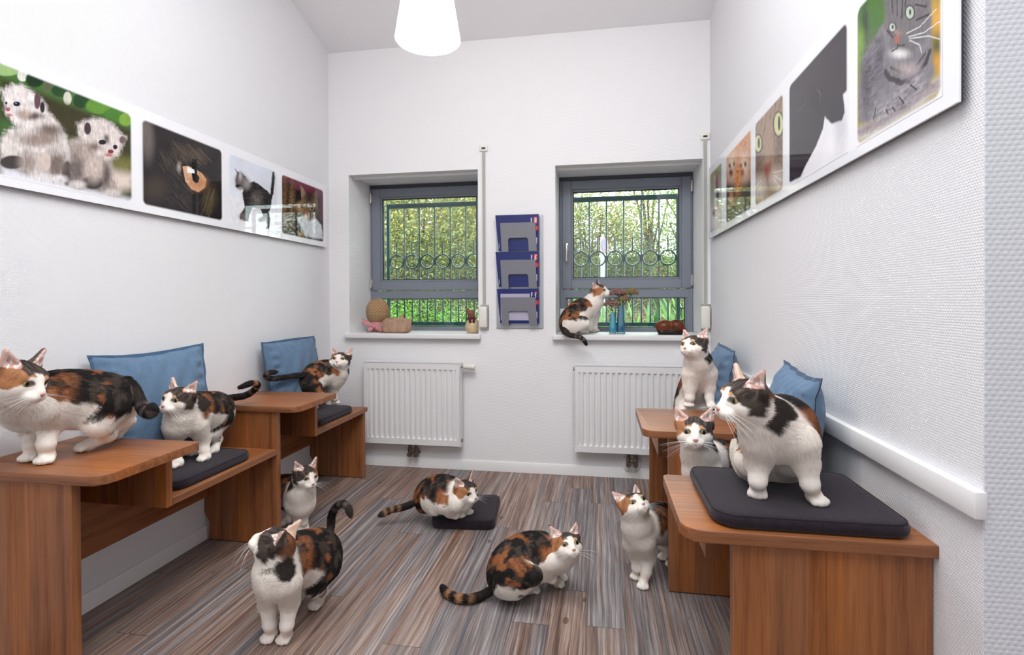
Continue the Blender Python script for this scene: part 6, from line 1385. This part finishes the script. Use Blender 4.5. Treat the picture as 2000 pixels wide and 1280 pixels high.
tree((-2.3,6.2,-.4),(1.3,.4,.5),(-2.2,6.2,.72),9000,.045,bg_,'bright green clipped shrub along bottom of left window',5,'shrub',60,False,'shrub')
yg2=yg+[(160,150,80),(120,150,70)]
tree((-.15,10.5,-.4),(.95,.8,1.0),(-.15,10.5,2.35),8000,.075,yg2,'yellow-green tree behind the no-parking sign',6,clump=54)
tree((1.0,11.5,-.4),(.9,.8,1.8),(1.1,11.5,3.0),3600,.085,yg2,'thin tree with sky showing through in right window',7,clump=50)
tree((2.0,10.,-.4),(.7,.8,1.6),(1.75,10.,2.6),3800,.085,[(96,140,60),(120,156,70),(80,116,52),(150,160,80)],'green tree at right edge of right window',8,clump=44)
tree((.45,9.0,-.4),(1.0,.5,.55),(.5,9.1,1.55),7000,.06,dg+bg_[3:]+yg[:1],'dark bush low behind the right window grille',9,'hedge',50,False,'hedge')
tree((1.7,8.0,-.4),(.7,.4,.5),(1.5,8.0,1.3),3500,.06,dg+yg[:2],'dark bush at lower right of right window',10,'hedge',36,False,'hedge')
def strappy(loc,n,h,label,seed,cols):
    rg=np.random.default_rng(seed); r=thing('strap_leaf_plant',label,'plant',loc,'strap-leaved plants below the right window'); VV=[];QQ=[];CC=[];c0=0
    for k in range(n):
        a=rg.random()*6.283; lean=.15+.75*rg.random(); L=h*(.7+.5*rg.random()); w=.022+.016*rg.random(); d=np.array([math.cos(a),math.sin(a),0]); sd=np.array([-d[1],d[0],0]); b0=np.array(loc)+rg.normal(0,.07,3)*[1,1,0]; m=9; col=np.array(srgb(*cols[rg.integers(len(cols))]))*(.7+.6*rg.random())
        for i in range(m+1):
            t=i/m; p=b0+d*L*lean*t*t*.8+np.array([0,0,1])*L*(t-.42*lean*t*t*t); ww=w*(math.sin(math.pi*min(1,.12+t*.88))**.7)
            VV+= [p-sd*ww,p+sd*ww]; CC+=[col,col]
            if i<m: QQ.append((c0+2*i,c0+2*i+1,c0+2*i+3,c0+2*i+2))
        c0+=2*(m+1)
    np_mesh('leaves',np.array(VV)-np.array(loc),np.array(QQ),M['leaf'],r,np.clip(np.array(CC)*.62,0,1))
sg=[(110,150,84),(76,122,58),(150,182,120),(52,92,44),(128,170,96)]
for i,(x_,y_,h_,lb) in enumerate(((-.35,5.7,1.95,'strap-leaved plant at lower left corner of right window'),(.12,5.9,1.75,'strap-leaved plant under the no-parking sign'),(.45,5.5,1.62,'low strap-leaved plant behind the blue vases'),(.85,5.6,1.8,'strap-leaved plant above the wooden cat'),(1.15,6.0,1.9,'strap-leaved plant at lower right corner of right window'))):
    strappy((x_,y_,-.4),110,h_,lb,20+i,sg)
# no-parking sign
r=thing('no_parking_sign','round blue and red no-parking sign on a white post outside','road sign',(.05,7.,-.4))
b=B(); b.tube([(.05,7.,-.4),(.05,7.,2.10)],.030,16); b.obj('post',flat('galvanised_post',(128,136,140),.4),r,40)
sa=Vector((.86,-.52,0)).normalized(); scn=Vector((.075,6.955,1.985))
b=B(); b.lathe(scn,[(0,0),(.098,0),(.098,.004),(0,.004)],40,sa); sp_=b.obj('sign_plate',flat('sign_red',(122,14,24),.35),r,40)
b=B(); b.lathe(scn+sa*.0045,[(0,0),(.078,0),(.078,.001),(0,.001)],40,sa); b.obj('blue_field',flat('sign_blue',(16,34,98),.35),sp_,40)
b=B(); u_=sa.cross(Vector((0,0,1))).normalized(); q=[scn+sa*.006+(u_*.075+Vector((0,0,.012)))*0]
dv=(u_+Vector((0,0,-1))).normalized(); pv=dv.cross(sa).normalized()
vs=[b.bm.verts.new(scn+sa*.0065+dv*e*.08+pv*f_*.009) for e,f_ in ((-1,-1),(1,-1),(1,1),(-1,1))]; b.bm.faces.new(vs); b.obj('red_bar',bpy.data.materials['sign_red'],sp_)
# house with tiled roof and brick garden wall
g=G('roof_tiles'); X=g.xyz('World'); wv=g.ma('SINE',g.ma('ADD',g.ma('MULTIPLY',X[2],42.),g.ma('MULTIPLY',g.ma('SINE',g.ma('MULTIPLY',X[0],30.)),1.2))); M['tiles']=g.set(Base_Color=g.ramp(g.ma('MULTIPLY_ADD',wv,.5,.5),(.2,(120,122,130)),(.7,(196,198,204))),Roughness=.7); 
r=thing('house','neighbouring house with grey wavy roof tiles outside right window','house',(-2.6,18.,-.4))
b=B(); b.box((-5.5,17.,-.4),(-.4,21.,2.9),0); b.obj('wall',flat('house_render',(214,208,200),.8),r)
b=B(); b.prism([(16.5,2.75),(19.,5.6),(21.5,2.75)],-5.8,-.05,0,ax=0); b.obj('roof',M['tiles'],r)
g=G('garden_brick'); br=g.t.nodes.new('ShaderNodeTexBrick'); X=g.xyz('World'); g.t.links.new(g.vec(X[0],X[2],0.),br.inputs['Vector']); br.inputs['Scale'].default_value=4.; br.inputs['Color1'].default_value=(*srgb(150,72,58),1); br.inputs['Color2'].default_value=(*srgb(120,56,48),1); br.inputs['Mortar'].default_value=(*srgb(176,160,150),1); M['brick']=g.set(Base_Color=br.outputs[0],Roughness=.85)
b=B(); b.box((-2.0,12.,-.4),(1.6,12.25,2.05),.01); tag(b.obj('garden_wall',M['brick']),'red brick garden wall behind the sign outside','wall')
b=B(); b.box((-14,24,-.4),(14,24.6,3.2),.1); tag(b.obj('far_hedge',flat('far_hedge_green',(92,108,66),.9)),'long green hedge far behind the trees','hedge')
# ---------------------------------------------------------------- light
w=bpy.data.worlds.new('overcast_sky'); sc.world=w; w.use_nodes=True; bgn=w.node_tree.nodes['Background']; bgn.inputs[0].default_value=(.93,.97,1.,1); bgn.inputs[1].default_value=WORLD
def area(name,loc,size,sy,e,col,rot=(0,0,0)):
    l=bpy.data.lights.new(name,'AREA'); l.shape='RECTANGLE'; l.size=size; l.size_y=sy; l.energy=e; l.color=col; o=bpy.data.objects.new(name,l); o.location=loc; o.rotation_euler=rot; COLL.objects.link(o); return o
area('added_overhead_fill',(-.1,-.1,3.5),2.0,1.6,E_BACK,(.95,.98,1.))  # added soft fill from above, behind the camera; no fixture hangs there
area('added_rear_fill',(-.2,-2.55,1.9),3.4,2.2,E_REAR,(.93,.97,1.),(math.radians(90),0,0))  # added frontal fill before the rear wall, which has no window
area('added_overhead_fill',(-.35,1.7,3.5),2.0,1.5,E_MID,(.96,.985,1.),(math.radians(14),0,0))  # added overhead fill out of view, tilted to brighten the back wall
l=bpy.data.lights.new('pendant_bulb','POINT'); l.energy=E_PEND; l.color=(1.,.97,.93); l.shadow_soft_size=.05; o=bpy.data.objects.new('pendant_bulb',l); o.location=(lc.x,lc.y,lc.z+.10); COLL.objects.link(o)
sc.view_settings.exposure=EXPO
# ---------------------------------------------------------------- the cats
CL=dict(c1='big calico cat walking on the front left table, looking down',c2='calico cat on left bench cushion facing the big blue pillow',c3='calico cat on far left bench, rear to viewer, looking back',c4='calico cat peering out from under the left table onto the floor',
 c5='calico cat standing on floor at front, head raised to the left, tail up',c6='calico cat crouching on the dark floor cushion',c7='calico cat crouching on bare floor, striped tail stretched left',c8='calico cat on window sill sniffing the sedum flowers',
 c9='calico cat in far right corner with both front paws on the table',c10='calico cat on right bench seat staring straight at the camera',c11='biggest calico cat on the front right cushion, head in profile left',c12='calico cat on floor beside right bench, looking up')
for k_ in CATS: build_cat(k_,CL[k_],*FUR[k_])
# ---------------------------------------------------------------- camera
cam=bpy.data.cameras.new('camera'); cam.sensor_width=36; cam.lens=18.2585; cam.shift_y=-.02312; cam.clip_start=.05; cam.clip_end=300
co=bpy.data.objects.new('camera',cam); sc.collection.objects.link(co)
yaw,pit,rol=.165789837,-.00732801,-.00415225
fw=Vector((-math.sin(yaw)*math.cos(pit),math.cos(yaw)*math.cos(pit),math.sin(pit))); rt=Vector((math.cos(yaw),math.sin(yaw),0)); up=rt.cross(fw)
r2=rt*math.cos(rol)+up*math.sin(rol); u2=-rt*math.sin(rol)+up*math.cos(rol)
co.matrix_world=Matrix((( r2.x,u2.x,-fw.x,0),(r2.y,u2.y,-fw.y,0),(r2.z,u2.z,-fw.z,1.27),(0,0,0,1)))
sc.camera=co
sc.view_settings.view_transform='Standard'; sc.view_settings.look='None'; sc.view_settings.gamma=1
sc.view_settings.use_curve_mapping=False
